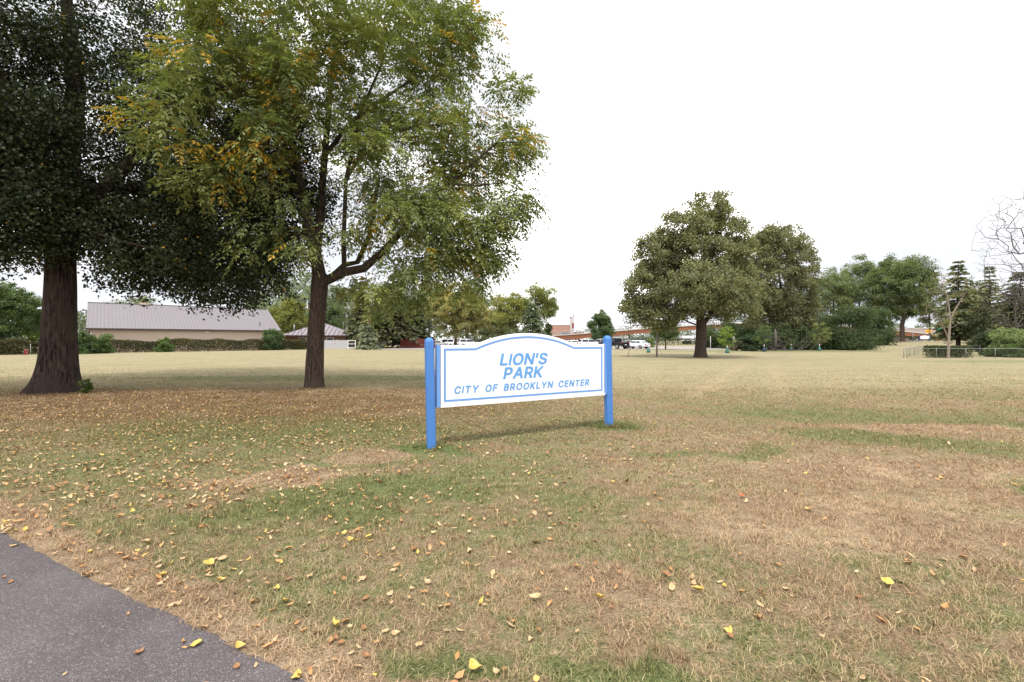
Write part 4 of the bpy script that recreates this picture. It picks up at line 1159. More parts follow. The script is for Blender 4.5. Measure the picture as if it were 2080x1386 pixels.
# ------------------------------------------------------------------ the long hedge and its wire fence
def hedge_run(name, label, pts, h, th, colour, n, leaf, seed, cat="hedge", base=0.0, browning=None, ragged=.12):
    g = np.random.default_rng(seed)
    p = np.array(pts, float)
    mid = p.mean(0)
    root = empty(name, (mid[0], mid[1], ground(*mid)), 0, label, cat)
    seg = np.diff(p, axis=0); sl = np.linalg.norm(seg, axis=1)
    k = g.choice(len(sl), n, p=sl / sl.sum()); f = g.random(n)
    c = p[k] + seg[k] * f[:, None]
    nr = np.stack([-seg[k, 1], seg[k, 0]], 1) / sl[k][:, None]
    u, v = g.uniform(-1, 1, n), g.random(n) ** .75
    # most leaves sit on the skin
    edge = g.random(n) < .6
    u = np.where(edge & (g.random(n) < .6), np.sign(u) * g.uniform(.8, 1.05, n), u)
    v = np.where(edge & (np.abs(u) < .8), g.uniform(.88, 1.03, n), v)
    lump = np.array([mnoise.noise(Vector((a * .55, b * .55, seed))) for a, b in c])
    z = base + v * (h - base) * (1 + ragged * lump)
    q = np.stack([c[:, 0] + nr[:, 0] * u * th / 2, c[:, 1] + nr[:, 1] * u * th / 2, z], 1)
    q[:, 2] = np.maximum(q[:, 2], .04) + np.array([ground(a, b) for a, b in q[:, :2]])
    q -= np.array([mid[0], mid[1], ground(*mid)])
    nm = unit(g.normal(size=(n, 3)) * .7 + np.array([0, 0, .5]) + np.concatenate([nr * np.sign(u)[:, None], np.zeros((n, 1))], 1) * .5)
    t = g.normal(size=(n, 3)); t = unit(t - nm * (t * nm).sum(1, keepdims=True))
    s = leaf * g.uniform(.6, 1.3, n)
    tint = np.clip(.45 + .6 * lump + g.normal(size=n) * .2, 0, 1)
    if browning is not None:
        tint = np.where(g.random(n) < browning * (.4 + 1.2 * (v > .75)), 1.25 + g.random(n) * .5, tint)
    o = link("foliage", quads_mesh("foliage", leaf_quads(q, t, nm, s, s * .65), tint), M_LEAF, root)
    o.color = (*colour, 1)
    tag(o, kind='stuff')
    mb = MB()
    for i in range(int(sl.sum() / .7)):
        d = (i + g.random()) * .7; j = 0
        while j < len(sl) - 1 and d > sl[j]: d -= sl[j]; j += 1
        if d > sl[j]: break
        b = p[j] + seg[j] / sl[j] * d
        gz0 = ground(*b)
        a = Vector((b[0] - mid[0], b[1] - mid[1], gz0 - ground(*mid)))
        mb.tube([a + Vector((0, 0, -.05)), a + Vector((g.normal() * .12, g.normal() * .1, h * .5)), a + Vector((g.normal() * .25, g.normal() * .15, h * .9))], [.03, .02, .01], 4, cap=False)
    tag(mb.build("stem", M_BARK, root), kind='stuff')
    return root

HP = [(gx(-20, 46.5), 46.5), (gx(60, 49.5), 49.5), (gx(150, 52.6), 52.6), (gx(300, 58), 58), (gx(420, 62.5), 62.5), (gx(530, 67.5), 67.5), (gx(640, 75), 75)]
hedge_run("hedge", "long brownish clipped hedge along the metal building", HP, 1.50, .8, (.088, .088, .044), 44000, .15, 101, browning=.015, ragged=.30)
hedge_run("hedge", "dark clipped hedge between parking lot and freeway", [(gx(1180, 125), 125), (gx(1450, 130), 130)], 1.75, 1.2, (.038, .058, .028), 4500, .3, 102)
hedge_run("hedge", "dark clipped hedge behind the far white sign", [(gx(1690, 129), 129), (gx(1840, 126), 126), (gx(2130, 112), 112)], 1.15, 1.2, (.034, .052, .024), 5200, .3, 103)
hedge_run("hedge", "short clipped box hedge just behind the chain-link fence", [(gx(1884, 40.6), 40.6), (gx(1966, 40.6), 40.6)], 1.02, 1.0, (.068, .088, .030), 5200, .12, 104, ragged=.06)

M_WIRE = mat_plain("dull_wire", (0.16, 0.16, 0.155), .6, .3)
def wire_fence(name, label, pts, h, spacing, mesh_step, top_r=.017, post_r=.024):
    """chain-link: round posts, a top rail, woven diagonal wires"""
    p = [np.array(q, float) for q in pts]
    root = empty(name, (p[0][0], p[0][1], ground(*p[0])), 0, label, "fence")
    o = np.array([p[0][0], p[0][1], ground(*p[0])])
    posts = []
    wires, rail = MB(), []
    for a, b in zip(p[:-1], p[1:]):
        L = np.linalg.norm(b - a); n = max(1, int(round(L / spacing)))
        for i in range(n + (1 if b is p[-1] else 0)): posts.append(a + (b - a) * i / n)
        za, zb_ = ground(*a), ground(*b)
        A = np.array([*a, za]) - o; B = np.array([*b, zb_]) - o
        rail.append((A, B))
        m = int(L / mesh_step)
        for i in range(-int(h / mesh_step), m):
            for s in (1, -1):
                t0, t1 = i * mesh_step, i * mesh_step + h
                z0_, z1_ = .04, h - .02
                if t0 < 0: z0_ = .04 - t0 * (h / h) ; t0 = 0
                if t1 > L: z1_ = z1_ - (t1 - L); t1 = L
                if z1_ <= z0_: continue
                q0 = A + (B - A) * (t0 / L); q1 = A + (B - A) * (t1 / L)
                if s < 0: z0_, z1_ = h - z0_, h - z1_
                wires.tube([q0 + np.array([0, 0, z0_]), q1 + np.array([0, 0, z1_])], .0016, 3, cap=False)
    for q in posts:
        mb = MB(); c = np.array([*q, ground(*q)]) - o
        mb.tube([c + np.array([0, 0, -.1]), c + np.array([0, 0, h - .02]), c + np.array([0, 0, h + .03])], [post_r, post_r, post_r * .6], 8)
        mb.build("post", M_GREY, root)
    for A, B in rail:
        mb = MB(); mb.tube([A + np.array([0, 0, h]), B + np.array([0, 0, h])], top_r, 6); mb.build("top_rail", M_GREY, root)
    tag(wires.build("wire_mesh", M_WIRE, root), kind='stuff')
    return root
wire_fence("chain_link_fence", "low chain-link fence with grey posts along the lawn edge, running out of frame", [(gx(1842, 39), 39), (gx(2200, 39), 39)], .84, 2.45, .14)
wire_fence("chain_link_fence", "side run of chain-link fence going back from the corner post", [(gx(1842, 39) + .06, 39.4), (gx(1872, 56), 56), (gx(1990, 57), 57)], .84, 5.4, .50, .016, .022)

# ------------------------------------------------------------------ the long metal building and the hip-roofed house
M_ROOF = mat_plain("mauve_grey_metal_roof", (0.200, 0.180, 0.193), 0.6, .1, .05, .6)
M_SIDING = mat_plain("beige_metal_siding", (0.50, 0.40, 0.335), 0.55, 0, .04, .8)
M_FASCIA = mat_plain("dark_brown_fascia", (0.055, 0.038, 0.034), 0.6)
M_GABLE = mat_plain("brown_gable_siding", (0.17, 0.125, 0.11), 0.6)
M_BRICK = mat_plain("brown_brickwork", (0.17, 0.085, 0.06), 0.8, 0, .2, 6.)
M_GLASS = mat_plain("dark_glass", (0.02, 0.025, 0.03), 0.08, 0, .1, 1, .6)

def metal_building():
    Y1 = 60.0
    A = np.array([gx(185, Y1), Y1])
    ang = math.radians(42)
    u = np.array([math.cos(ang), math.sin(ang)])
    t = 22.6
    W, ze, zr = 16.0, 3.25, 6.9
    r = empty("metal_building", (A[0], A[1], 0), ang, "long beige metal building under a mauve-grey ribbed roof", "building")
    mb = MB(); mb.box((t / 2, .06, ze / 2 - .1), (t, .10, ze + .2)); mb.build("wall", M_SIDING, r)
    mb = MB(); mb.box((t / 2, W - .06, ze / 2 - .1), (t, .10, ze + .2)); mb.build("wall", M_SIDING, r)
    for x in (.06, t - .06):
        mb = MB()
        vs = [(x - .05, .12, -.2), (x - .05, W - .12, -.2), (x - .05, W - .12, ze), (x - .05, W / 2, zr - .1), (x - .05, .12, ze)]
        vs += [(v[0] + .1, v[1], v[2]) for v in vs]
        mb.add(vs, [(0, 1, 2, 3, 4), (9, 8, 7, 6, 5)] + [(i, i + 5, (i + 1) % 5 + 5, (i + 1) % 5) for i in range(5)])
        mb.build("gable", M_GABLE, r)
    # standing ribs on siding and roof, joined per surface: each is a few pixels at most
    mb = MB()
    for i in range(int(t / .31)):
        mb.box((.18 + i * .31, -.008, ze / 2), (.05, .034, ze - .1))
    tag(mb.build("siding_rib", M_SIDING, r), kind='stuff')
    ov = .45
    sl = (zr - ze) / (W / 2)
    for s in (0, 1):
        mb = MB()
        y0, y1 = (-ov, W / 2) if s == 0 else (W + ov, W / 2)
        za = ze - sl * ov + .08
        vs = [(-ov, y0, za), (t + ov, y0, za), (t + ov, y1, zr + .08), (-ov, y1, zr + .08)]
        vs += [(v[0], v[1], v[2] - .10) for v in vs]
        mb.add(vs, [(0, 1, 2, 3), (7, 6, 5, 4), (0, 4, 5, 1), (1, 5, 6, 2), (2, 6, 7, 3), (3, 7, 4, 0)])
        ro = mb.build("roof", M_ROOF, r)
        if s == 0:
            mb = MB()
            for i in range(int((t + 2 * ov) / .4)):
                x = -ov + .2 + i * .4
                mb.bar((x, y0, za + .012), (x, y1 - .03, zr + .09), .05, .05)
            tag(mb.build("roof_rib", M_ROOF, ro), kind='stuff')
            mb = MB(); mb.box((t / 2, -ov - .012, za - .12), (t + 2 * ov, .08, .2)); mb.build("fascia", M_FASCIA, r)
            mb = MB(); mb.box((t / 2, W / 2, zr + .10), (t + 2 * ov, .35, .06)); mb.build("ridge_cap", M_ROOF, ro)
    mb = MB(); mb.box((5.9, W / 2 - .3, zr + .18), (1.1, .5, .34)); mb.build("ridge_vent", M_SIDING, r)
    mb = MB(); mb.box((12.9, -.05, 2.75), (.42, .10, .16)); mb.build("wall_light", M_WHITE, r)
    mb = MB(); mb.tube([(20.3, 1.3, ze + .5), (20.3, 1.3, ze + 1.25)], .06, 8); mb.build("vent_pipe", M_DARK, r)
metal_building()

def hip_house():
    Y = 88.0
    x0, x1 = gx(574, Y), gx(706, Y)
    W = x1 - x0
    r = empty("hip_roofed_house", ((x0 + x1) / 2, Y, 0), math.radians(8), "low brick house with a ribbed hip roof behind the walnut trunk", "house")
    ze, zr, D = 2.45, 4.9, 11.0
    mb = MB(); mb.box((0, D / 2, ze / 2 - .1), (W - 1.4, D - 1.4, ze + .2)); mb.build("wall", M_BRICK, r)
    mb = MB()
    vs = [(-W / 2, 0, ze), (W / 2, 0, ze), (W / 2, D, ze), (-W / 2, D, ze), (-.6, D / 2, zr), (.6, D / 2, zr)]
    mb.add(vs, [(0, 1, 5, 4), (1, 2, 5), (2, 3, 4, 5), (3, 0, 4), (3, 2, 1, 0)])
    ro = mb.build("roof", mat_plain("pale_mauve_roof", (0.24, 0.21, 0.235), .6, .1, .05), r)
    mb = MB()
    for i in range(15):
        f = (i + .5) / 15
        x = -W / 2 + W * f
        g = min(1, min(f, 1 - f) * W / (W / 2 - .6))
        mb.bar((x, .0, ze + .02), (x, D / 2 * g, ze + (zr - ze) * g + .02), .09, .07)
    tag(mb.build("roof_seam", M_FASCIA, ro), kind='stuff')
    mb = MB(); mb.box((0, -.05, ze - .12), (W, .08, .22)); mb.build("fascia", M_FASCIA, r)
    mb = MB(); mb.tube([(-4.6, 2.5, 3.2), (-4.6, 2.5, 4.5)], .12, 8); mb.build("vent_pipe", M_GREY, r)
    for x in (-2.5, 2.6):
        mb = MB(); mb.box((x, .66, 1.5), (1.4, .08, 1.0)); w = mb.build("window", M_WHITE, r)
        mb = MB(); mb.box((x, .60, 1.5), (1.2, .05, .8)); mb.build("pane", M_GLASS, w)
hip_house()

def plank_fence(name, label, px0, px1, Y0, Y1, h, mat, n, gap=.02):
    a = np.array([gx(px0, Y0), Y0]); b = np.array([gx(px1, Y1), Y1])
    L = np.linalg.norm(b - a)
    ang = math.atan2(b[1] - a[1], b[0] - a[0])
    r = empty(name, (a[0], a[1], 0), ang, label, "fence")
    g = np.random.default_rng(int(px0))
    w = L / n
    me = None
    for i in range(n):
        if me is None:
            mb = MB(); mb.box((0, 0, h / 2 - .05), (w - gap, .03, h + .1)); o = mb.build("plank", mat, r); me = o.data
        else:
            o = bpy.data.objects.new("plank", me); COL.objects.link(o); o.parent = r
        o.location = ((i + .5) * w, g.normal() * .008, g.normal() * .02)
        o.rotation_euler = (0, g.normal() * .008, 0)
    for z in (.35, h - .3):
        mb = MB(); mb.box((L / 2, .05, z), (L, .05, .09)); mb.build("rail", mat, r)
    return r
M_REDW = mat_plain("red_stained_boards", (0.155, 0.036, 0.030), .8, 0, .22, 2.)
M_GREYW = mat_plain("weathered_white_boards", (0.46, 0.46, 0.49), .8, 0, .12, 1.5)
plank_fence("plank_fence", "dark red plank fence left of the sign's near post", 813, 884, 84, 86, 1.75, M_REDW, 36)
plank_fence("plank_fence", "weathered pale plank fence in front of the brick house", 655, 712, 80, 81, 1.5, M_GREYW, 26)
plank_fence("plank_fence", "short grey plank fence under the broad dark spruce", 766, 786, 88, 88, 1.5, M_GREYW, 10)
def yard_gate():
    r = empty("yard_gate", (gx(707, 79), 79, 0), 0, "white framed yard gate with a dark opening beside the pale planks", "gate")
    for x in (0, 1.3):
        mb = MB(); mb.box((x, 0, .75), (.1, .1, 1.5)); mb.build("post", M_WHITE, r)
    for z in (.2, .85, 1.42):
        mb = MB(); mb.box((.65, 0, z), (1.19, .06, .08)); mb.build("rail", M_WHITE, r)
    mb = MB(); mb.box((.65, .06, .8), (1.2, .02, 1.1)); mb.build("panel", M_DARK, r)
yard_gate()

# ------------------------------------------------------------------ the steel footbridge over the freeway
M_STEEL = mat_plain("rust_orange_steel", (0.235, 0.090, 0.045), .7, 0, .14, .5)
M_CONC = mat_plain("pale_concrete", (0.48, 0.46, 0.44), .8, 0, .08, .5)
M_RAIL = mat_plain("pale_grey_railing", (.36, .345, .35), .5)
def footbridge():
    pts = []
    for px, py, Y in ((1120, 683, 136), (1160, 680.5, 137), (1245, 674, 139), (1330, 667, 141), (1410, 662, 143), (1500, 658, 145), (1600, 659, 146), (1700, 664, 147), (1800, 671.5, 148), (1855, 677, 149), (1900, 682, 150)):
        pts.append(np.array([gx(px, Y), Y, gz(py, Y)]))
    r = empty("footbridge", (pts[4][0], pts[4][1], 0), 0, "long arched rust-orange steel footbridge with pale railings over the freeway", "bridge")
    O = np.array([pts[4][0], pts[4][1], 0])
    pts = [p - O for p in pts]
    def strip(name, off0, off1, z0, z1, mat):
        mb = MB()
        vs, fs = [], []
        for p in pts:
            for (o, z) in ((off0, z0), (off1, z0), (off1, z1), (off0, z1)): vs.append((p[0], p[1] + o, p[2] + z))
        for i in range(len(pts) - 1):
            for k in range(4):
                fs.append((i * 4 + k, i * 4 + (k + 1) % 4, i * 4 + 4 + (k + 1) % 4, i * 4 + 4 + k))
        fs += [(0, 1, 2, 3), tuple(len(vs) - 4 + k for k in (3, 2, 1, 0))]
        mb.add(vs, fs)
        return mb.build(name, mat, r)
    strip("girder", -1.5, -1.2, -1.25, 0, M_STEEL)
    strip("girder", 1.2, 1.5, -1.25, 0, M_STEEL)
    strip("deck", -1.7, 1.7, .005, .30, M_CONC)
    for y in (-1.6, 1.6):
        for z in (.75, 1.35):
            mb = MB(); mb.tube([p + np.array([0, y, z]) for p in pts], .07, 5); mb.build("rail", M_RAIL, r)
        acc = 0
        for a, b in zip(pts[:-1], pts[1:]):
            n = max(1, int(np.linalg.norm(b - a) / 2.6))
            for i in range(n):
                q = a + (b - a) * i / n
                mb = MB(); mb.box((q[0], q[1] + y, q[2] + .84), (.13, .13, 1.08)); mb.build("baluster", M_RAIL, r)
    for i in (1, 6, 9):
        q = pts[i]
        mb = MB(); mb.box((q[0], q[1], (q[2] - 1.26) / 2 - .1), (1.0, 2.2, max(q[2] - 1.26, .3) + .2)); mb.build("pier", M_CONC, r)
footbridge()

def brick_building():
    Y = 235.0
    x0, x1 = gx(1116, Y), gx(1162, Y)
    W = x1 - x0
    mbk = mat_plain("far_red_brick", (0.40, 0.22, 0.17), .8, 0, .06, .2)
    r = empty("brick_building", ((x0 + x1) / 2, Y, 0), 0, "far low red brick building with a blue glazed front beside a pale tower", "building")
    H = gz(661, Y)
    mb = MB(); mb.box((-.2, 5, H / 2), (W, 10, H)); mb.build("wall", mbk, r)
    mb = MB(); mb.box((-.2, 5, H + .15), (W + .3, 10.3, .3)); mb.build("parapet", M_CONC, r)
    f = None
    for i in range(3):
        for j in range(2):
            mb = MB(); mb.box((.6 + i * 1.7, -.04, 2.2 + j * 2.2), (1.55, .06, 1.9)); w = mb.build("window", mat_plain("blue_glazing", (0.10, 0.16, 0.26), .15), r)
            mb = MB(); mb.box((.6 + i * 1.7, -.08, 2.2 + j * 2.2), (.06, .03, 1.9)); mb.build("mullion", M_WHITE, w)
    t = empty("pylon_tower", (gx(1162, 228), 228, 0), 0, "slim white tower with red lettering panel by the brick building", "tower")
    Ht = gz(645, 228)
    mb = MB(); mb.box((0, 0, Ht / 2), (1.9, 1.2, Ht)); mb.build("shaft", mat_plain("pale_pinkish_panels", (.46, .42, .44), .6), t)
    mb = MB(); mb.box((.75, -.1, Ht + 1.0), (.5, .9, 2.4)); mb.build("fin", M_GREY, t)
    mb = MB(); mb.box((-.7, -.1, Ht + .2), (1.1, 1.5, .35)); mb.build("cap", M_DARK, t)
    mb = MB(); mb.box((.35, -.66, Ht - 4.2), (.9, .1, 2.6)); mb.build("sign_panel", M_RED, t)
    w = empty("colonnade_wing", (gx(1176, 226), 226, 0), 0, "low far wing with a row of brick piers right of the white tower", "building")
    mb = MB(); mb.box((0, 3, 2.6), (5.4, 5, 5.2)); mb.build("wall", M_FASCIA, w)
    for i in range(4):
        mb = MB(); mb.box((-2.5 + i * 1.65, .2, 2.7), (.6, .6, 5.4)); mb.build("pier", mbk, w)
brick_building()

def far_shop():
    Y = 190.0
    r = empty("far_shop_building", (gx(1880, Y), Y, 1.2), 0, "far low pinkish shop front behind the yellow sign", "building")
    mb = MB(); mb.box((0, 4, 2.4), (30, 8, 5.2)); mb.build("wall", mat_plain("pinkish_brick", (0.42, 0.30, 0.26), .8), r)
    mb = MB(); mb.box((0, 4, 5.15), (30.6, 8.6, .3)); mb.build("parapet", M_CONC, r)
    for i in range(7):
        mb = MB(); mb.box((-12 + i * 4, -.04, 2.2), (2.6, .08, 1.6)); w = mb.build("window", M_WHITE, r)
        mb = MB(); mb.box((-12 + i * 4, -.09, 2.2), (2.3, .05, 1.35)); mb.build("pane", M_GLASS, w)
far_shop()

# distant wood that reads as one mass
def far_wood():
    g = np.random.default_rng(77)
    Cs, hs = [], []
    for i in range(430):
        px = g.uniform(-150, 2230); Y = g.uniform(215, 300)
        if 1105 < px < 1200: Y = g.uniform(265, 300)
        top = 668 + 10 * mnoise.noise(Vector((px * .012, 3, 0)))
        if px > 1650: top -= 14
        if px < 1060: top -= 40
        if px < 1000 and g.random() < .5: Y = g.uniform(140, 190)
        h = gz(top, Y) * g.uniform(.75, 1.05)
        for k in range(7):
            f = g.random()
            Cs.append((gx(px, Y) + g.normal() * 3.5 * (1 - f * .5), Y + g.normal() * 2, h * (f * .92 + .06)))
    C = np.array(Cs)
    V, tint = leaf_cloud(C, 1.9, 16, 1.0, .7, g=g, tint_c=g.uniform(.2, .8, len(C)))
    o = link("far_wood", quads_mesh("far_wood", V, tint), M_LEAF)
    o.color = (.120, .150, .110, 1)  # distance haze is put into this leaf colour
    tag(o, "far-off line of pale green trees beyond the freeway", None, None, 'stuff')
far_wood()

# ------------------------------------------------------------------ small upright things
def hydrant():
    Y = 47.5
    r = empty("fire_hydrant", (gx(53, Y), Y, 0), 0, "small red fire hydrant at the hedge foot, near the huge trunk", "hydrant")
    mb = MB(); mb.tube([(0, 0, -.05), (0, 0, .06), (0, 0, .061), (0, 0, .42)], [.16, .16, .11, .105], 12); mb.build("barrel", M_RED, r)
    mb = MB(); mb.tube([(0, 0, .42), (0, 0, .45), (0, 0, .52), (0, 0, .57), (0, 0, .61)], [.135, .135, .11, .05, .04], 12); mb.build("bonnet", M_RED, r)
    mb = MB(); mb.tube([(-.18, 0, .33), (.18, 0, .33)], .045, 8); mb.build("side_nozzle", M_RED, r)
    mb = MB(); mb.tube([(0, -.19, .30), (0, -.05, .30)], .06, 8); mb.build("pumper_nozzle", M_RED, r)
    mb = MB(); mb.tube([(.28, .2, -.1), (.28, .2, 1.15)], .012, 5)
    tag(mb.build("marker_rod", M_WHITE, r))
hydrant()

def wood_pole():
    Y = 42.5
    r = empty("wooden_post", (gx(1334, Y), Y, 0), 0, "weathered grey wooden post standing on the lawn by the lot", "post")
    m = mat_bark("weathered_post_wood", (.16, .13, .115), (.34, .29, .26), 2.5)
    mb = MB(); mb.tube([(0, 0, -.1), (0, 0, 1.2), (.03, 0, 2.55)], [.085, .082, .075], 12); mb.build("shaft", m, r)
    mb = MB(); mb.bar((0, 0, 2.5), (-.32, 0, 2.62), .03); mb.box((-.36, 0, 2.62), (.14, .08, .05)); mb.build("bracket_lamp", M_GREY, r)
    mb = MB(); mb.tube([(.03, -.05, 2.3), (.15, -.08, 1.0), (.45, -.1, .02)], .008, 4); mb.build("guy_wire", M_DARK, r)
wood_pole()

def leaning_sapling():
    Y = 43.5
    r = empty("leaning_sapling", (gx(1275, Y), Y, 0), 0, "bare leaning stick of a dead sapling by the far post of the sign", "sapling")
    mb = MB(); mb.tube([(0, 0, -.05), (.02, 0, .12), (.12, 0, .5), (.28, 0, .85), (.20, 0, 1.15)], [.028, .022, .02, .016, .01], 6)
    mb.tube([(.28, 0, .85), (.42, 0, 1.0)], [.012, .006], 5)
    mb.build("trunk", M_BARK, r)
    mb = MB(); mb.tube([(0, 0, -.03), (0, 0, .05)], [.14, .05], 8); mb.build("soil_mound", M_BARK, r)
leaning_sapling()

M_BAG = mat_plain("green_watering_bag", (0.045, 0.145, 0.125), .5)
M_BAGB = mat_plain("blue_black_bag", (0.022, 0.035, 0.075), .5)
def young_tree(label, px, base, top, wpx, colour, seed, bag=M_BAG, n=26, bare=False):
    Y = 1478.0 / (base - HOR); k = Y / F
    x = gx(px, Y); z0 = ground(x, Y)
    Y = min(Y, 66); x = gx(px, Y); k = Y / F
    g = np.random.default_rng(seed)
    H = max(gz(top, Y) - z0, 1.2)
    r = empty("young_tree", (x, Y, z0), 0, label, "young tree", "young planted trees with watering bags")
    mb = MB()
    mb.tube([(0, 0, -.05), (0, 0, .7), (.02, 0, H * .6), (0, 0, H * .95)], [.04, .033, .022, .008], 6)
    w = wpx * k / 2
    C = []
    for i in range(n):
        f = g.uniform(.30, 1.0); a = g.uniform(0, 6.28)
        rr = w * math.sqrt(max(.05, 1 - ((f - .58) / .46) ** 2)) * g.uniform(.3, 1)
        q = np.array([math.cos(a) * rr, math.sin(a) * rr, H * f])
        C.append(q)
        mb.tube([(0, 0, max(.8, H * f - rr * .8)), q], [.012, .004], 4, cap=False)
    mb.build("trunk", M_BARK, r)
    if not bare:
        V, tint = leaf_cloud(np.array(C), .28, 26, .15, .6, g=g, tint_c=g.uniform(.3, .9, n))
        cr = link("crown", quads_mesh("crown", V, tint), M_LEAF, r); cr.color = (*colour, 1); tag(cr, kind='stuff')
    mb = MB(); mb.tube([(0, 0, .01), (0, 0, .10), (0, 0, .40), (0, 0, .62)], [.24, .26, .18, .06], 10); mb.build("watering_bag", bag, r)
    mb = MB(); mb.tube([(.0, 0, .60), (.0, 0, .95)], .055, 8); mb.build("trunk_guard", M_WHITE, r)
young_tree("leafless young planted tree with a green watering bag near the wooden post", 1317, 716.5, 676, 14, MID, 201, bare=True, n=7)
young_tree("bright lime young planted tree right of the lone linden's trunk", 1477, 717.5, 664, 36, (.170, .260, .060), 202, n=44)
young_tree("loose mid-green young planted tree with a dark blue watering bag", 1552, 714.5, 662, 38, (.105, .165, .060), 203, bag=M_BAGB, n=26)
young_tree("thin young planted tree with few leaves before the dead branches", 1607, 712.5, 684, 20, (.12, .15, .06), 204, n=7)
young_tree("pale vase-shaped young planted tree before the huge rounded bush", 1664, 712, 656, 42, (.200, .235, .095), 205, n=46)

def brush_pile():
    g = np.random.default_rng(300)
    Y = 65.0
    r = empty("dead_branch_pile", (gx(1590, Y), Y, 0), 0, "pile of bare grey dead branches between the bushes", "brush pile")
    k = Y / F
    for i in range(24):
        a0 = np.array([g.uniform(-30, 48) * k, g.uniform(-1, 1.2), 0.05])
        a1 = a0 + np.array([g.uniform(-52, 52) * k, g.uniform(-1, 1), g.uniform(3, 44) * k])
        m = (a0 + a1) / 2 + g.normal(size=3) * .25
        mb = MB(); mb.tube([a0, m, a1], [.04, .028, .010], 5, cap=False)
        for j in range(3):
            f = g.uniform(.3, .9); q = a0 + (a1 - a0) * f
            mb.tube([m if f < .5 else (m + a1) / 2, (m if f < .5 else (m + a1) / 2) + g.normal(size=3) * np.array([.7, .4, .6]) + np.array([0, 0, .4])], [.018, .005], 4, cap=False)
        mb.build("dead_branch", M_TWIG, r)
    mb = MB(); mb.tube([(-.9, .4, 0), (-.75, .4, 1.6), (-.85, .4, 3.1)], [.2, .17, .1], 8); mb.build("broken_trunk", M_TWIG, r)
brush_pile()

def bare_tree(name, label, x, y, h, r0, seed, spread, n, mat, z_lo=.35, shape=1.0, leaves=None, cx=0.0, tip=.008, cat="tree", seeds=None):
    g = np.random.default_rng(seed)
    z0 = ground(x, y)
    r = empty(name, (x, y, z0), 0, label, cat)
    z = h * g.uniform(z_lo, 1.0, n)
    a = g.uniform(0, 6.28, n)
    rr = spread * np.sqrt(g.random(n)) * np.clip(1.15 - np.abs(z / h - .68) * 1.5, .15, 1)
    C = np.stack([cx + np.cos(a) * rr, np.sin(a) * rr * .8, z], 1)
    pts = [(0, 0, -.1, r0 * 1.3), (0, 0, .3, r0), (.02 * h * .2, 0, h * .33, r0 * .72), (0, 0, h * .6, r0 * .42), (.05, 0, h * .92, r0 * .12)]
    P, par, fixed, ns = grow(seeds or [pts], C, np.array([0, 0, h * .3]), sag=.05, g=g)
    A, B = branch_mesh(P, par, fixed, ns, tip=tip, rmax=r0 * .45, thick=r0 * .18, n_thick=7, n_thin=4)
    A.build("trunk", mat, r)
    if B.v: tag(B.build("twig", mat, r), kind='stuff')
    if leaves:
        pick = C[g.random(n) < leaves[1]]
        V, tint = leaf_cloud(pick, leaves[2], leaves[3], leaves[4], .5, g=g)
        cr = link("crown", quads_mesh("crown", V, tint), M_LEAF, r); cr.color = (*leaves[0], 1); tag(cr, kind='stuff')
    return r
bare_tree("young_bare_tree", "nearly leafless young tree with a pale trunk at the chain-link fence", gx(1926, 38.6), 38.6, 7.4, .13, 401, 2.0, 60, M_BARK_PALE, .36, tip=.016, leaves=((.150, .155, .060), .7, .26, 20, .13),
          seeds=[[(0, 0, -.1, .14), (0, 0, .3, .105), (.03, 0, 1.6, .095), (.1, 0, 2.6, .085), (.16, 0, 3.3, .075)], [(.16, 0, 3.3, .06), (.05, 0, 4.3, .05), (-.1, 0, 5.3, .042), (-.5, 0, 6.2, .035), (-.6, 0, 7.3, .015)],
                 [(.16, 0, 3.3, .055), (.6, 0, 4.2, .045), (1.15, 0, 5.1, .035), (1.35, 0, 6.2, .02)], [(.03, 0, 1.6, .05), (-.35, 0, 2.5, .04), (-.8, 0, 3.5, .032), (-1.4, 0, 4.2, .02)]])
bare_tree("bare_tree", "big leafless grey-twigged tree reaching in at the frame edge", gx(2116, 52), 52, 18.5, .34, 402, 6.6, 1300, M_TWIG, .30, tip=.017)
bare_tree("bare_tree", "thin dead tree tangled in front of the wide thinned spruce", gx(2062, 54), 54, 9.0, .14, 403, 3.6, 380, M_TWIG, .30, tip=.016)
bare_tree("bare_tree", "dead grey snag poking above the deep green bushy tree", gx(35, 53), 53, 5.6, .12, 404, 2.2, 60, M_TWIG, .5, tip=.012)

# sign posts, lamp posts, far signs
def pole(name, label, px, Y, top, rad, mat, cat="pole", arm=None):
    x = gx(px, Y); z0 = ground(x, Y)
    r = empty(name, (x, Y, z0), 0, label, cat)
    H = gz(top, Y) - z0
    mb = MB(); mb.tube([(0, 0, -.1), (0, 0, H)], [rad, rad * .75], 8); mb.build("shaft", mat, r)
    if arm:
        mb = MB(); mb.bar((0, 0, H - .03), (arm, 0, H + .12), .06); mb.build("arm", mat, r)
        mb = MB(); mb.box((arm * 1.15, 0, H + .10), (abs(arm) * .5, .3, .14)); mb.build("lamp_head", M_DARK, r)
    return r
pole("lamp_post", "dark slim lamp post behind the white sedan", 1277, 82, 664, .06, M_DARK, "lamp post", -.5)
pole("lamp_post", "tall thin freeway lamp post beside the far tower", 1148, 180, 645, .10, M_GREY, "lamp post", .8)
pole("lamp_post", "tall thin freeway lamp post right of the cone-shaped tree", 1255, 175, 650, .10, M_GREY, "lamp post", .8)
pole("utility_pole", "grey utility pole at the metal building's left end", 180, 68, 632, .13, M_BARK_PALE, "utility pole", -.6)
pole("marker_post", "slim pale marker post before the dark rounded bush", 1443, 76, 684, .045, M_WHITE, "post")
pole("yard_pole", "thin dark pole in front of the hip roof", 613, 82, 661, .035, M_DARK, "pole")
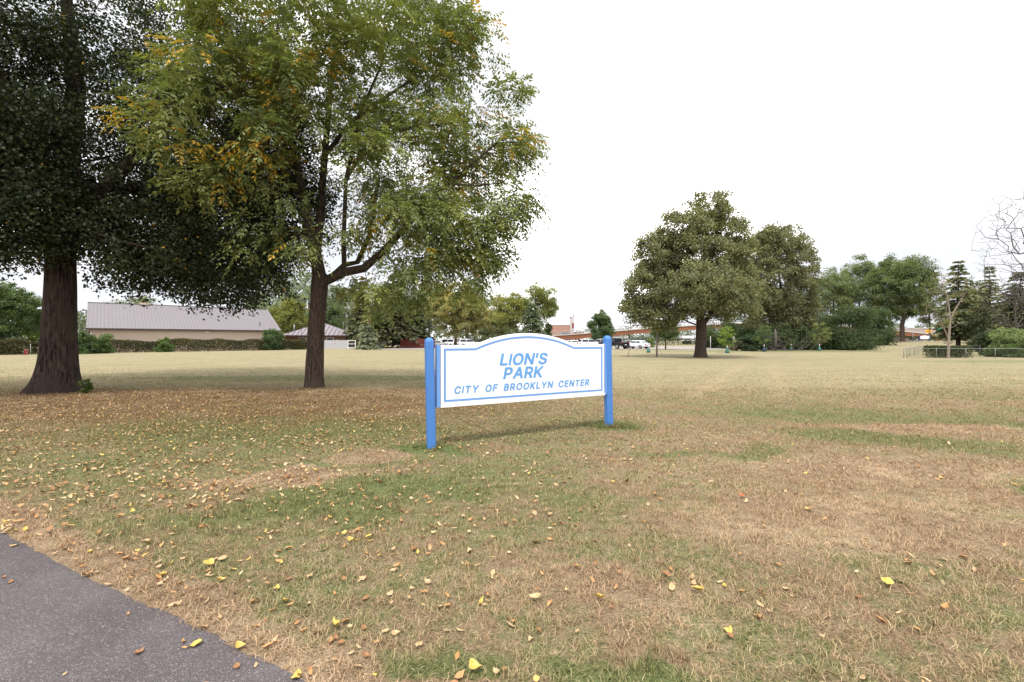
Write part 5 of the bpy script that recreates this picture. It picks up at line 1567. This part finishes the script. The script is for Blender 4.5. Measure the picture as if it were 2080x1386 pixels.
def small_sign():
    r = pole("parking_sign", "small grey sign on a thin post by the lime young tree", 1490, 70, 682, .03, M_GREY, "sign")
    H = gz(683, 70); mb = MB(); mb.box((0, -.05, H - .3), (.32, .02, .45)); mb.build("sign_plate", M_GREY, r)
small_sign()

def far_park_sign():
    Y = 118.0
    x = gx(1878, Y); z0 = ground(x, Y)
    r = empty("far_park_sign", (x, Y, z0), 0, "far white arched board between blue posts by the street", "sign")
    for s in (-1.25, 1.25):
        mb = MB(); mb.tube([(s, 0, -.1), (s, 0, 1.45), (s, 0, 1.55)], [.07, .07, .03], 8); mb.build("post", M_BLUE, r)
    mb = MB(); mb.prism(panel_outline(-1.15, 1.15, .55, 1.3, 0, .7, .16, 8), -.03, .03); mb.build("panel", M_SIGN, r)
far_park_sign()
def yellow_sign():
    Y = 125.0
    x = gx(1885, Y); z0 = ground(x, Y); H = gz(671, Y) - z0
    r = empty("yellow_arrow_sign", (x, Y, z0), 0, "orange-yellow arrow sign by the far street", "sign")
    my = mat_plain("sign_yellow", (.85, .42, .02), .5)
    mb = MB(); mb.tube([(0, .05, -.1), (0, .05, H)], .05, 6); mb.build("post", M_GREY, r)
    mb = MB(); mb.box((0, 0, H - .3), (1.6, .03, .8)); mb.build("board", my, r)
    mb = MB(); mb.box((-.05, -.02, H - .3), (.7, .012, .16)); mb.prism([(.3, H - .52), (.62, H - .3), (.3, H - .08)], -.026, -.0155); mb.build("arrow", M_DARK, r)
    Y = 160.0
    x = gx(1912, Y); z0 = ground(x, Y); H = gz(666, Y) - z0
    r = empty("highway_sign", (x, Y, z0), 0, "far green highway sign behind the leafless young tree", "sign")
    for s in (-1.2, 1.2):
        mb = MB(); mb.tube([(s, .06, -.1), (s, .06, H)], .07, 6); mb.build("post", M_GREY, r)
    mb = MB(); mb.box((0, 0, H - .7), (3.4, .05, 1.4)); mb.build("board", mat_plain("sign_green", (.01, .17, .10), .5), r)
    Y = 117.0
    x = gx(1905, Y); z0 = ground(x, Y)
    r = empty("traffic_drum", (x, Y, z0), 0, "small orange traffic drum beside the far white board", "drum")
    mb = MB(); mb.tube([(0, 0, 0), (0, 0, .9), (0, 0, .95)], [.28, .24, .1], 10); mb.build("body", mat_plain("safety_orange", (.55, .13, .03), .6), r)
    mb = MB(); mb.tube([(0, 0, .45), (0, 0, .6)], [.268, .263], 10, cap=False); mb.build("stripe", M_WHITE, r)
    for i, px in enumerate((1853, 1856)):
        pole("sign_post", ("grey twin post left of the far white board, nearer the tree trunks" if i == 0 else "grey twin post left of the far white board, nearer the board"), px, 116 + i, 672, .05, M_GREY, "post")
yellow_sign()

def utility_wires():
    for i, (a, b) in enumerate((((1600, 612), (2230, 560)), ((1600, 628), (2230, 588)))):
        Y0, Y1 = 64, 50
        A = np.array([gx(a[0], Y0), Y0, gz(a[1], Y0)]); B = np.array([gx(b[0], Y1), Y1, gz(b[1], Y1)])
        pts = [A + (B - A) * f + np.array([0, 0, -.5 * math.sin(math.pi * f)]) for f in np.linspace(0, 1, 30)]
        mb = MB(); mb.tube(pts, .006, 4)
        tag(mb.build("utility_wire", M_WIRE), ("upper" if i == 0 else "lower") + " of two pale wires strung before the far row of trees", "wire", "utility wires")
utility_wires()

# ------------------------------------------------------------------ parked vehicles
M_TYRE = mat_plain("tyre_rubber", (0.02, 0.02, 0.02), .8)
M_RIM = mat_plain("wheel_rim", (0.45, 0.45, 0.46), .35, .6)
M_LAMP = mat_plain("lamp_glass", (0.75, 0.76, 0.78), .15)
M_TAIL = mat_plain("tail_lamp_red", (0.42, 0.02, 0.02), .2)
PAINT = {}
def paint(name, col):
    if name not in PAINT:
        PAINT[name] = mat_plain(name + "_car_paint", col, .22, 0, .03, 1, .5)
    return PAINT[name]

# side profiles: (x, z) from the nose (+x) to the tail (-x), metres
PROF = {
 'sedan': dict(L=4.6, W=1.80, body=[(2.3, .35), (2.3, .62), (2.1, .78), (1.05, .93), (-1.55, .96), (-2.15, .93), (-2.3, .75), (-2.3, .35)],
               cab=[(1.05, .92), (.25, 1.38), (-.75, 1.44), (-1.2, 1.36), (-1.85, .94)], wb=(1.38, -1.36), wr=.32),
 'suv': dict(L=4.7, W=1.88, body=[(2.35, .40), (2.35, .80), (2.15, .98), (1.15, 1.06), (-2.2, 1.10), (-2.35, .9), (-2.35, .42)],
             cab=[(1.15, 1.05), (.45, 1.62), (-.5, 1.74), (-1.9, 1.68), (-2.25, 1.08)], wb=(1.42, -1.40), wr=.36),
 'pickup': dict(L=5.6, W=1.98, body=[(2.8, .50), (2.8, 1.02), (2.6, 1.14), (1.25, 1.20), (-2.72, 1.18), (-2.8, 1.1), (-2.8, .52)],
                cab=[(1.25, 1.19), (.65, 1.80), (-.2, 1.90), (-1.05, 1.84), (-1.2, 1.19)], wb=(1.75, -1.80), wr=.40),
}
def car(kind, name, label, px, Y, heading, pname, col, cat="car"):
    """heading: 0 shows the nose pointing right, 90 pointing away"""
    p = PROF[kind]
    x = gx(px, Y)
    r = empty(name, (x, Y, ground(x, Y) + .03), math.radians(heading), label, cat, "vehicles in the parking lot")
    mp_ = paint(pname, col)
    W = p['W'] / 2
    def shell(prof, w0, w1, z_lo, z_hi):
        """profile swept across the width, narrower with height"""
        vs = []
        for s in (-1, 1):
            for (a, z) in prof:
                f = (z - z_lo) / (z_hi - z_lo + 1e-6)
                vs.append((a, s * (w0 + (w1 - w0) * f), z))
        n = len(prof)
        fs = [tuple(range(n))[::-1], tuple(range(n, 2 * n))] + [(i, (i + 1) % n, (i + 1) % n + n, i + n) for i in range(n)]
        return vs, fs
    mb = MB(); mb.add(*shell(p['body'], W, W * .96, .35, 1.1))
    b = mb.build("body", mp_, r)
    md = b.modifiers.new("round", 'BEVEL'); md.width = .09; md.segments = 3; md.limit_method = 'ANGLE'; md.angle_limit = math.radians(25)
    for f in b.data.polygons: f.use_smooth = True
    cab = p['cab']
    zl, zh = cab[0][1], max(c[1] for c in cab)
    mb = MB(); mb.add(*shell(cab, W * .94, W * .74, zl, zh))
    c = mb.build("cabin", mp_, r)
    md = c.modifiers.new("round", 'BEVEL'); md.width = .06; md.segments = 2; md.limit_method = 'ANGLE'; md.angle_limit = math.radians(25)
    # glass: windscreen, rear screen, side windows, a few millimetres proud
    def wy(z): return W * .94 + (W * .74 - W * .94) * (z - zl) / (zh - zl)
    def screen(nm, a, b_):
        ax, az = a; bx, bz = b_
        f0, f1 = .14, .84
        q0 = (ax + (bx - ax) * f0, az + (bz - az) * f0); q1 = (ax + (bx - ax) * f1, az + (bz - az) * f1)
        d = Vector((bz - az, 0, -(bx - ax))).normalized()
        if d.z < 0: d = -d
        o = d * .02
        m = MB()
        vs = [(q0[0], -wy(q0[1]) * .86, q0[1]), (q0[0], wy(q0[1]) * .86, q0[1]), (q1[0], wy(q1[1]) * .84, q1[1]), (q1[0], -wy(q1[1]) * .84, q1[1])]
        vs = [(v[0] + o.x, v[1], v[2] + o.z) for v in vs] + [(v[0] - o.x, v[1], v[2] - o.z) for v in vs]
        m.add(vs, [(0, 1, 2, 3), (7, 6, 5, 4), (0, 4, 5, 1), (1, 5, 6, 2), (2, 6, 7, 3), (3, 7, 4, 0)])
        m.build(nm, M_GLASS, r)
    screen("windscreen", cab[0], cab[1])
    screen("rear_window", cab[-1], cab[-2])
    xa, xb = cab[1][0] + .1, cab[-2][0]
    mid = (xa + xb) / 2
    for s in (-1, 1):
        for (u, v) in (((mid + .05), xa), (xb, mid - .05)):
            z0, z1 = zl + .08, zh - .14
            m = MB(); vs = []
            for d in (.02, -.02):
                vs += [(u - (.12 if u == xb else 0), s * (wy(z0) + d), z0), (v + (.32 if v == xa else 0), s * (wy(z0) + d), z0), (v, s * (wy(z1) + d), z1), (u, s * (wy(z1) + d), z1)]
            m.add(vs, [(0, 1, 2, 3), (7, 6, 5, 4), (0, 4, 5, 1), (1, 5, 6, 2), (2, 6, 7, 3), (3, 7, 4, 0)])
            m.build("side_window", M_GLASS, r)
        for wx in p['wb']:
            m = MB(); m.tube([(wx, s * (W - .20), p['wr']), (wx, s * (W + .015), p['wr'])], p['wr'], 16); w = m.build("wheel", M_TYRE, r)
            m = MB(); m.tube([(wx, s * (W - .02), p['wr']), (wx, s * (W + .03), p['wr'])], p['wr'] * .62, 12); m.build("rim", M_RIM, w)
        zn = p['body'][1][1] - .04
        m = MB(); m.box((p['L'] / 2 - .03, s * (W - .32), zn), (.12, .40, .14)); m.build("headlight", M_LAMP, r)
        m = MB(); m.box((-p['L'] / 2 + .03, s * (W - .22), p['body'][-2][1] - .02), (.12, .26, .18)); m.build("tail_light", M_TAIL, r)
    m = MB(); m.box((p['L'] / 2 + .0, 0, .52), (.10, .9, .16)); m.build("grille", M_DARK, r)
    m = MB(); m.box((-p['L'] / 2 - .03, 0, .72), (.05, .34, .14)); m.build("number_plate", M_WHITE, r)
    m = MB(); m.box((-p['L'] / 2 + .02, 0, .48), (.16, p['W'] * .9, .16)); m.build("rear_bumper", M_DARK if kind != 'sedan' else mp_, r)
    return r
WHT, SIL, BLK = ("white", (.75, .76, .78)), ("silver", (.42, .44, .47)), ("black", (.012, .013, .016))
car('suv', "parked_van", "white minivan at the browning linden's trunk, nearer the sign's near post", 908, 96, 158, *WHT, cat="van")
car('suv', "parked_van", "white minivan with dark windows, just before the arch of the sign rises", 951, 95, 25, *WHT, cat="van")
car('sedan', "parked_car", "silver car glimpsed low by the sign's near post", 884, 88, 172, *SIL)
car('sedan', "parked_car", "white car with red tail light where the sign arch ends", 1158, 94, 118, *WHT)
car('suv', "parked_suv", "white sport utility car above the sign's flat far shoulder", 1198, 90, 15, *WHT)
car('sedan', "parked_car", "low white car between the sign arch and the white utility car", 1177, 98, 10, *WHT)
car('suv', "parked_suv", "silver utility car partly behind the cone-shaped tree", 1216, 94, 150, *SIL)
car('pickup', "parked_pickup", "black pickup truck beside the sign's far post", 1246, 78, 122, *BLK, cat="pickup truck")
car('sedan', "parked_car", "white sedan in the open lot, beside the dead leaning sapling", 1293, 79, 128, *WHT)
car('sedan', "parked_car", "silver car half hidden behind the white sedan", 1283, 90, 118, *SIL)

def truck(px, Y, label, L, H, rz=0.0):
    x = gx(px, Y); z0 = ground(x, Y)
    r = empty("freeway_truck", (x, Y, z0 + .04), rz, label, "truck", "traffic on the freeway")
    mb = MB(); mb.box((-1.2, 0, H / 2 + .5), (L, 2.5, H - .9)); mb.build("cargo_box", paint("white", (.75, .76, .78)), r)
    mb = MB(); mb.prism([(L / 2 - .9, .6), (L / 2 + 1.1, .6), (L / 2 + 1.1, 1.7), (L / 2 + .6, 2.7), (L / 2 - .9, 2.75)], -1.15, 1.15); mb.build("cab", paint("white", (.75, .76, .78)), r)
    mb = MB(); mb.box((L / 2 + .9, -1.16, 2.05), (.6, .03, .55)); mb.build("side_window", M_GLASS, r)
    for wx in (L / 2 + .2, -L / 2 + .2, -L / 2 + 1.3):
        for s in (-1, 1):
            mb = MB(); mb.tube([(wx, s * .85, .5), (wx, s * 1.16, .5)], .5, 14); mb.build("wheel", M_TYRE, r)
truck(1254, 140, "white box truck on the freeway above the black pickup", 5.0, 2.9)
truck(1402, 141, "white box truck on the freeway just behind the lone linden's trunk", 3.6, 2.5)
truck(1972, 140, "white box truck on the street behind the dark clear-trunked spruce", 8.0, 3.6)
def fcar(px, label, lane):
    Y = 139 + lane
    x = gx(px, Y)
    r = car('sedan', "freeway_car", label, px, Y, 0, *WHT)
    r["group"] = "traffic on the freeway"
fcar(1300, "white car on the freeway above the parked white sedan", 0)
fcar(1318, "white car on the freeway just before the wooden post", 4)
fcar(1668, "white car on the freeway glimpsed under the far row's first trees", 1)

# ------------------------------------------------------------------ grass: tufts scattered by geometry nodes
def tuft_mesh(name, g, n, h, r, w, lie):
    vs, fs, ti = [], [], []
    for i in range(n):
        a = g.uniform(0, 6.28); rr = r * math.sqrt(g.random())
        b = np.array([math.cos(a) * rr, math.sin(a) * rr, -.004])
        hd = g.uniform(0, 6.28); le = g.uniform(*lie); L = h * g.uniform(.55, 1.25)
        d = np.array([math.cos(hd) * math.sin(le), math.sin(hd) * math.sin(le), math.cos(le)])
        le2 = min(le + g.uniform(.15, .6), 1.62)
        d2 = np.array([math.cos(hd) * math.sin(le2), math.sin(hd) * math.sin(le2), math.cos(le2)])
        sd = np.array([-math.sin(hd + g.normal() * .5), math.cos(hd + g.normal() * .5), 0]) * w * g.uniform(.6, 1.2)
        m = b + d * L * .55; t = m + d2 * L * .45
        m[2] = max(m[2], .004); t[2] = max(t[2], .003)
        k = len(vs)
        vs += [b - sd / 2, b + sd / 2, m + sd * .4, m - sd * .4, t]
        fs += [(k, k + 1, k + 2, k + 3), (k + 3, k + 2, k + 4)]
        v = g.random(); ti += [v, v]
    me = bpy.data.meshes.new(name)
    me.from_pydata([tuple(v) for v in vs], [], fs)
    for p in me.polygons: p.use_smooth = True
    add_float_attr(me, 'tint', ti)
    me.materials.append(M_BLADE)
    return me

def grass_scatter(name, label, pts, scale, variants):
    """one object: a point per tuft, tufts instanced on the points"""
    me = bpy.data.meshes.new(name)
    me.vertices.add(len(pts))
    me.vertices.foreach_set('co', pts.reshape(-1).astype(np.float32))
    add_float_attr(me, 'size', scale, 'POINT')
    add_float_attr(me, 'turn', rng.uniform(0, 6.28, len(pts)), 'POINT')
    o = bpy.data.objects.new(name, me); COL.objects.link(o)
    tag(o, label, None, None, 'stuff')
    coll = bpy.data.collections.new(name + "_tufts")
    for i, m in enumerate(variants):
        coll.objects.link(bpy.data.objects.new("grass_tuft", m))
    ng = bpy.data.node_groups.new(name + "_scatter", 'GeometryNodeTree')
    ng.interface.new_socket("Geometry", in_out='INPUT', socket_type='NodeSocketGeometry')
    ng.interface.new_socket("Geometry", in_out='OUTPUT', socket_type='NodeSocketGeometry')
    N, Lk = ng.nodes, ng.links
    gi, go = N.new('NodeGroupInput'), N.new('NodeGroupOutput')
    ci = N.new('GeometryNodeCollectionInfo')
    ci.inputs['Collection'].default_value = coll
    ci.inputs['Separate Children'].default_value = True
    ci.inputs['Reset Children'].default_value = True
    ip = N.new('GeometryNodeInstanceOnPoints')
    ip.inputs['Pick Instance'].default_value = True
    rv = N.new('FunctionNodeRandomValue'); rv.data_type = 'INT'
    rv.inputs[4].default_value = 0; rv.inputs[5].default_value = len(variants) - 1
    a1 = N.new('GeometryNodeInputNamedAttribute'); a1.data_type = 'FLOAT'; a1.inputs['Name'].default_value = 'size'
    a2 = N.new('GeometryNodeInputNamedAttribute'); a2.data_type = 'FLOAT'; a2.inputs['Name'].default_value = 'turn'
    cx = N.new('ShaderNodeCombineXYZ')
    Lk.new(a2.outputs[0], cx.inputs[2])
    m2p = N.new('GeometryNodeMeshToPoints')
    Lk.new(gi.outputs[0], m2p.inputs['Mesh'])
    Lk.new(m2p.outputs[0], ip.inputs['Points'])
    Lk.new(ci.outputs[0], ip.inputs['Instance'])
    Lk.new(rv.outputs[2], ip.inputs['Instance Index'])
    Lk.new(cx.outputs[0], ip.inputs['Rotation'])
    Lk.new(a1.outputs[0], ip.inputs['Scale'])
    Lk.new(ip.outputs[0], go.inputs[0])
    md = o.modifiers.new("scatter", 'NODES'); md.node_group = ng
    return o

def scatter_pts(y0, y1, dens, side=1.0):
    wmax = 1.16 * y1 + side
    n = int((y1 - y0) * 2 * wmax * dens)
    p = np.stack([rng.uniform(-wmax, wmax, n), rng.uniform(y0, y1, n)], 1)
    p = p[np.abs(p[:, 0]) < 1.16 * p[:, 1] + side]
    d = (p - PA) @ PN; s = (p - PA) @ PD
    wob = np.array([path_edge_wobble(v) if abs(dd) < .4 else 0 for v, dd in zip(s, d)])
    p = p[d > wob + rng.normal(.012, .016, len(d))]
    return p
def lawn_grass():
    g = np.random.default_rng(55)
    lie = [(.35, 1.0), (.7, 1.35), (.9, 1.5), (.2, .9), (.6, 1.3), (1.0, 1.52)]
    near = [tuft_mesh("grass_tuft", g, 16, .056, .055, .0042, l) for l in lie]
    far = [tuft_mesh("grass_tuft", g, 16, .050, .075, .0062, l) for l in lie]
    P1 = np.concatenate([scatter_pts(1.5, 3.2, 560, .6), scatter_pts(3.2, 5.2, 430, .6)])
    P2 = np.concatenate([scatter_pts(5.2, 9, 210), scatter_pts(9, 15, 105), scatter_pts(15, 20, 34), scatter_pts(20, 25, 20), scatter_pts(25, 31, 9), scatter_pts(31, 38, 4)])
    def up(p): return np.concatenate([p, np.zeros((len(p), 1))], 1)
    grass_scatter("near_grass", "short dry and green grass blades of the near lawn", up(P1), g.uniform(.55, 1.15, len(P1)), near)
    sc = g.uniform(.6, 1.15, len(P2)) * (1 + .035 * np.clip(P2[:, 1] - 5, 0, 13)) * np.where(P2[:, 1] > 18, np.clip(1 - (P2[:, 1] - 18) / 26, .2, 1), 1)
    grass_scatter("lawn_grass", "short dry grass of the lawn farther out", up(P2), sc, far)
    # taller unmown tufts round the sign posts and a few weeds
    tall = [tuft_mesh("grass_tuft", g, 22, .15, .05, .0055, (.05, .75)) for _ in range(4)]
    pts = []
    for (x, y, r, n) in ((-1.19, 6.70, .20, 30), (1.80, 8.38, .34, 95), (1.95, 8.25, .25, 30), (.62, 2.26, .18, 12), (-2.3, 4.2, .5, 40), (-1.6, 4.4, .5, 40), (6.2, 7.3, .8, 30), (-2.9, 3.75, .35, 25)):
        a = g.uniform(0, 6.28, n); q = r * np.sqrt(g.random(n))
        pts.append(np.stack([x + np.cos(a) * q * 1.4, y + np.sin(a) * q * .7, np.zeros(n)], 1))
    pts = np.concatenate(pts)
    grass_scatter("tall_grass", "taller green grass tufts at the sign posts and in lush spots", pts, g.uniform(.3, .75, len(pts)), tall)
lawn_grass()

# ------------------------------------------------------------------ fallen leaves
def leaf_outline(kind):
    if kind == 'lance':       # long walnut leaflet
        s = np.linspace(0, 1, 6)
        w = np.array([.02, .16, .20, .17, .10, .0])
        return s, w
    if kind == 'heart':       # linden leaf
        s = np.array([0, .06, .22, .45, .72, 1.0]); w = np.array([.04, .30, .44, .42, .24, .0])
        return s, w
    s = np.array([0, .1, .3, .55, .8, 1.0]); w = np.array([.03, .18, .30, .30, .18, .0])
    return s, w
def leaf_geo(kind, g, curl, fold, twist):
    s, w = leaf_outline(kind)
    vs = []
    for a, b in zip(s, w):
        cz = curl * (4 * (a - .5) ** 2 - .55) * .5
        z = max(.02, .12 + cz)
        tw = twist * (a - .5)
        for k in (-1, 0, 1):
            x, dz = b * k * math.cos(tw), b * k * math.sin(tw) + abs(k) * b * fold
            wob = (g.random() - .5) * .05 * abs(k)
            vs.append(((a - .5) + (g.random() - .5) * .05, x + wob * 1.6, max(.01, z + dz + (g.random() - .5) * .07)))
    fs = []
    for i in range(len(s) - 1):
        for k in range(2):
            fs.append((i * 3 + k, i * 3 + k + 1, (i + 1) * 3 + k + 1, (i + 1) * 3 + k))
    return np.array(vs), fs
def maple_geo():
    pts = []
    tips = [(-90, .18), (-62, .55), (-35, .30), (-8, .95), (20, .42), (48, 1.0), (70, .50), (90, 1.15)]
    right = [(r * math.cos(math.radians(a)), r * math.sin(math.radians(a))) for a, r in tips]
    left = [(-x, y) for x, y in right[-2:0:-1]]
    ring = right + left
    vs = [(0, -.05, .10)] + [(x * .5, y * .5, .06 + .14 * (x * x + y * y)) for x, y in ring]
    return np.array(vs), [(0, i + 1, (i + 1) % len(ring) + 1) for i in range(len(ring))]

def mat_dry(name, c0, c1):
    t = NT(name)
    v = t.obj()
    oi = t.n.new("ShaderNodeObjectInfo")
    n = t.noise(v, 3.0, 4.0)
    c = t.mix(t.mr(n, .3, .7), c0, c1)
    c = t.mix(t.math('MULTIPLY', oi.outputs['Random'], .35), c, t.mix(1.0, c, (1.35, 1.2, .9), 'MULTIPLY'))
    return t.principled(c, .6, 0, None, spec=.3)
D_YEL = mat_dry("fallen_leaf_yellow", (.47, .33, .07), (.58, .44, .15))
D_ORG = mat_dry("fallen_leaf_orange_brown", (.36, .185, .075), (.50, .32, .155))
D_TAN = mat_dry("fallen_leaf_pale_tan", (.40, .27, .15), (.58, .43, .27))
D_BRN = mat_dry("fallen_leaf_brown", (.22, .11, .05), (.34, .18, .09))
D_RED = mat_dry("fallen_leaf_red", (.48, .09, .035), (.55, .16, .05))

def fallen_leaves():
    g = np.random.default_rng(88)
    def to_mesh(vf, mat):
        me = bpy.data.meshes.new("fallen_leaf")
        me.from_pydata([tuple(v) for v in vf[0]], [], vf[1])
        for p in me.polygons: p.use_smooth = True
        me.materials.append(mat)
        return me
    KINDS = [  # material, outline, weight, label, group
        (D_YEL, 'heart', .045, "bright yellow rounded leaf lying flat on the dry lawn", "yellow rounded leaves on the lawn"),
        (D_YEL, 'lance', .045, "narrow yellow leaflet lying on the dry lawn", "narrow yellow leaflets on the lawn"),
        (D_ORG, 'lance', .36, "curled orange-brown narrow leaflet lying on the lawn", "curled orange-brown leaflets on the lawn"),
        (D_TAN, 'lance', .31, "curled pale tan narrow leaf lying on the lawn", "curled pale tan leaves on the lawn"),
        (D_TAN, 'oval', .10, "pale dry oval leaf lying on the lawn", "pale dry oval leaves on the lawn"),
        (D_BRN, 'oval', .14, "crumpled brown oval leaf lying on the lawn", "crumpled brown leaves on the lawn")]
    meshes, geos = [], []
    for mat, kind, w, lb, gr in KINDS:
        vf = [leaf_geo(kind, g, g.uniform(.3, 1.5) if kind == 'lance' else g.uniform(.25, 1.0), g.uniform(.2, 1.3) if kind == 'lance' else g.uniform(.1, .8), g.normal() * 1.2) for _ in range(5)]
        geos.append(vf); meshes.append([to_mesh(v, mat) for v in vf])
    def place(me, x, y, L, rz, label, group, z=.008, tilt=.25):
        o = bpy.data.objects.new("fallen_leaf", me); COL.objects.link(o)
        o.location = (x, y, z); o.scale = (L, L, L)
        o.rotation_euler = (g.normal() * tilt, g.normal() * tilt, rz)
        tag(o, label, "leaf", group)
    px2 = lambda px, py: ((px - 1040) / F * 1478 / (py - HOR), 1478 / (py - HOR))
    # leaves one can single out
    maple = to_mesh(maple_geo(), D_RED)
    x, y = px2(1508, 1013); place(maple, x, y, .075, .6, "red maple leaf alone on the dry lawn", None, .03, .15)
    singles = [(397, 1317, 0, .062, "small yellow leaf alone in the open middle of the asphalt path", .018), (489, 1318, 0, .052, "small round yellow leaf at the asphalt path's ragged edge", .018),
               (178, 1171, 2, .105, "curled orange leaf with a yellow rim on the asphalt path's edge", .018), (30, 1113, 3, .085, "pale tan leaf on the asphalt path's upper corner", .018),
               (222, 1191, 3, .075, "tan leaf half on asphalt beside the curled orange leaf", .018), (602, 1381, 0, .06, "yellow leaf where the asphalt edge meets the lower frame", .018),
               (967, 1366, 0, .075, "large yellow leaf lowest in the frame near its middle", .03), (682, 1278, 1, .095, "yellow-green leaflet standing tilted on the lawn near the path", .03),
               (1805, 1194, 0, .085, "bright yellow leaf on the right part of the lawn, biggest there", .03), (1218, 1222, 0, .080, "yellow leaf on the brown lawn below the sign's far post", .03),
               (1416, 1205, 1, .095, "narrow golden leaf lying right of the yellow leaf under the far post", .03), (1640, 1038, 0, .085, "upright yellow leaf on the lawn, not far from the red maple leaf", .03),
               (1918, 1245, 2, .10, "big orange leaf near the lower lawn corner", .03), (1087, 1221, 4, .085, "whitish dry leaf on the dark lawn left of the yellow one", .03), (424, 1155, 0, .09, "yellow leaf in the leafy strip above the path", .03)]
    for px, py, k, L, lb, z in singles:
        x, y = px2(px, py); place(meshes[k][int(g.integers(5))], x, y, L * .92, g.uniform(0, 6.28), lb, None, z * .7, .12)
    n_single = len(singles) + 1
    for i in range(22):
        s_, d_ = g.uniform(-1.2, 4.2), -abs(g.normal()) * .35 - .04
        q = PA + PD * s_ + PN * d_
        k = int(g.choice([2, 3, 5]))
        place(meshes[k][int(g.integers(5))], q[0], q[1], g.uniform(.025, .05), g.uniform(0, 6.28), "small dry tan leaf scrap lying on the asphalt path", "leaf scraps on the asphalt path", .017, .1)
    n_single += 22
    # all the others: dense under the two trees, thinning to the right
    n = 70000
    Y = 1.9 + 21 * g.random(n) ** 1.1
    X = g.uniform(-1.2, 1.2, n) * Y
    dens = .030 + .055 * np.exp(-((X + 2.5) / 3.5) ** 2) + .38 * np.exp(-((X + 3.6) / 2.6) ** 2 - ((Y - 4.2) / 2.6) ** 2)
    dens += .85 * np.exp(-((X + 8.2) / 6.5) ** 2 - ((Y - 12.0) / 2.9) ** 2) + .40 * np.exp(-((X + 9) / 6.0) ** 2 - ((Y - 8.5) / 2.6) ** 2) + .22 * np.exp(-((X + 2) / 4.0) ** 2 - ((Y - 10.5) / 3) ** 2)
    dens *= np.where(Y > 15.5, np.exp(-(Y - 15.5) / 1.8), 1) * np.where(X > 4, .75, 1)
    drift = np.array([mnoise.noise(Vector((a * .9, b * .9, 4))) + .6 * mnoise.noise(Vector((a * 2.7, b * 2.7, 9))) for a, b in zip(X, Y)])
    dens *= np.clip(1 + 1.5 * drift, .12, 2.6)
    keep = g.random(n) < dens * np.clip(Y / 7.5, .36, 1.7)
    P = np.stack([X, Y], 1)[keep]
    d = (P - PA) @ PN
    P = P[d > .01]
    kind = g.choice(len(KINDS), len(P), p=np.array([k[2] for k in KINDS]))
    L = g.uniform(.030, .068, len(P)) * np.where(P[:, 1] > 8, .85, 1) * np.where(kind == 0, .8, 1)
    seen = L / np.hypot(P[:, 1], P[:, 0])
    inside = (np.abs(P[:, 0] / P[:, 1]) < 1.12) & (P[:, 1] > 2.13)
    order = np.argsort(-np.where(inside, seen, 0))
    big = set(order[:300 - n_single].tolist())
    for i in sorted(big):
        k = kind[i]
        place(meshes[k][int(g.integers(5))], P[i, 0], P[i, 1], L[i], g.uniform(0, 6.28), KINDS[k][3], KINDS[k][4], .012)
    # the rest in one object
    vs, fs, mi = [], [], []
    off = 0
    for i in range(len(P)):
        if i in big: continue
        k = kind[i]
        far = P[i, 1] > 7
        v, f = geos[k][int(g.integers(5))]
        if far:
            v = v[[0, 6, 7, 8, 15]]; f = [(0, 1, 2), (0, 2, 3), (1, 4, 2), (2, 4, 3)]
        a = g.uniform(0, 6.28); ca, sa = math.cos(a), math.sin(a)
        tx, ty = g.normal() * .3, g.normal() * .3
        w = v * L[i]
        q = np.stack([w[:, 0] * ca - w[:, 1] * sa, w[:, 0] * sa + w[:, 1] * ca, w[:, 2]], 1)
        q[:, 2] += q[:, 0] * tx + q[:, 1] * ty
        q[:, 2] = np.maximum(q[:, 2], -.004)
        q += np.array([P[i, 0], P[i, 1], .012 + .014 * g.random()])
        vs += q.tolist(); fs += [tuple(off + j for j in ff) for ff in f]; mi += [[0, 0, 1, 2, 2, 3][k]] * len(f)
        off += len(v)
    me = bpy.data.meshes.new("leaf_litter"); me.from_pydata(vs, [], fs)
    me.polygons.foreach_set('material_index', mi)
    for p in me.polygons: p.use_smooth = True
    o = link("leaf_litter", me, [D_YEL, D_ORG, D_TAN, D_BRN])
    tag(o, "dense small fallen leaves scattered over the lawn under the trees", None, None, 'stuff')
fallen_leaves()
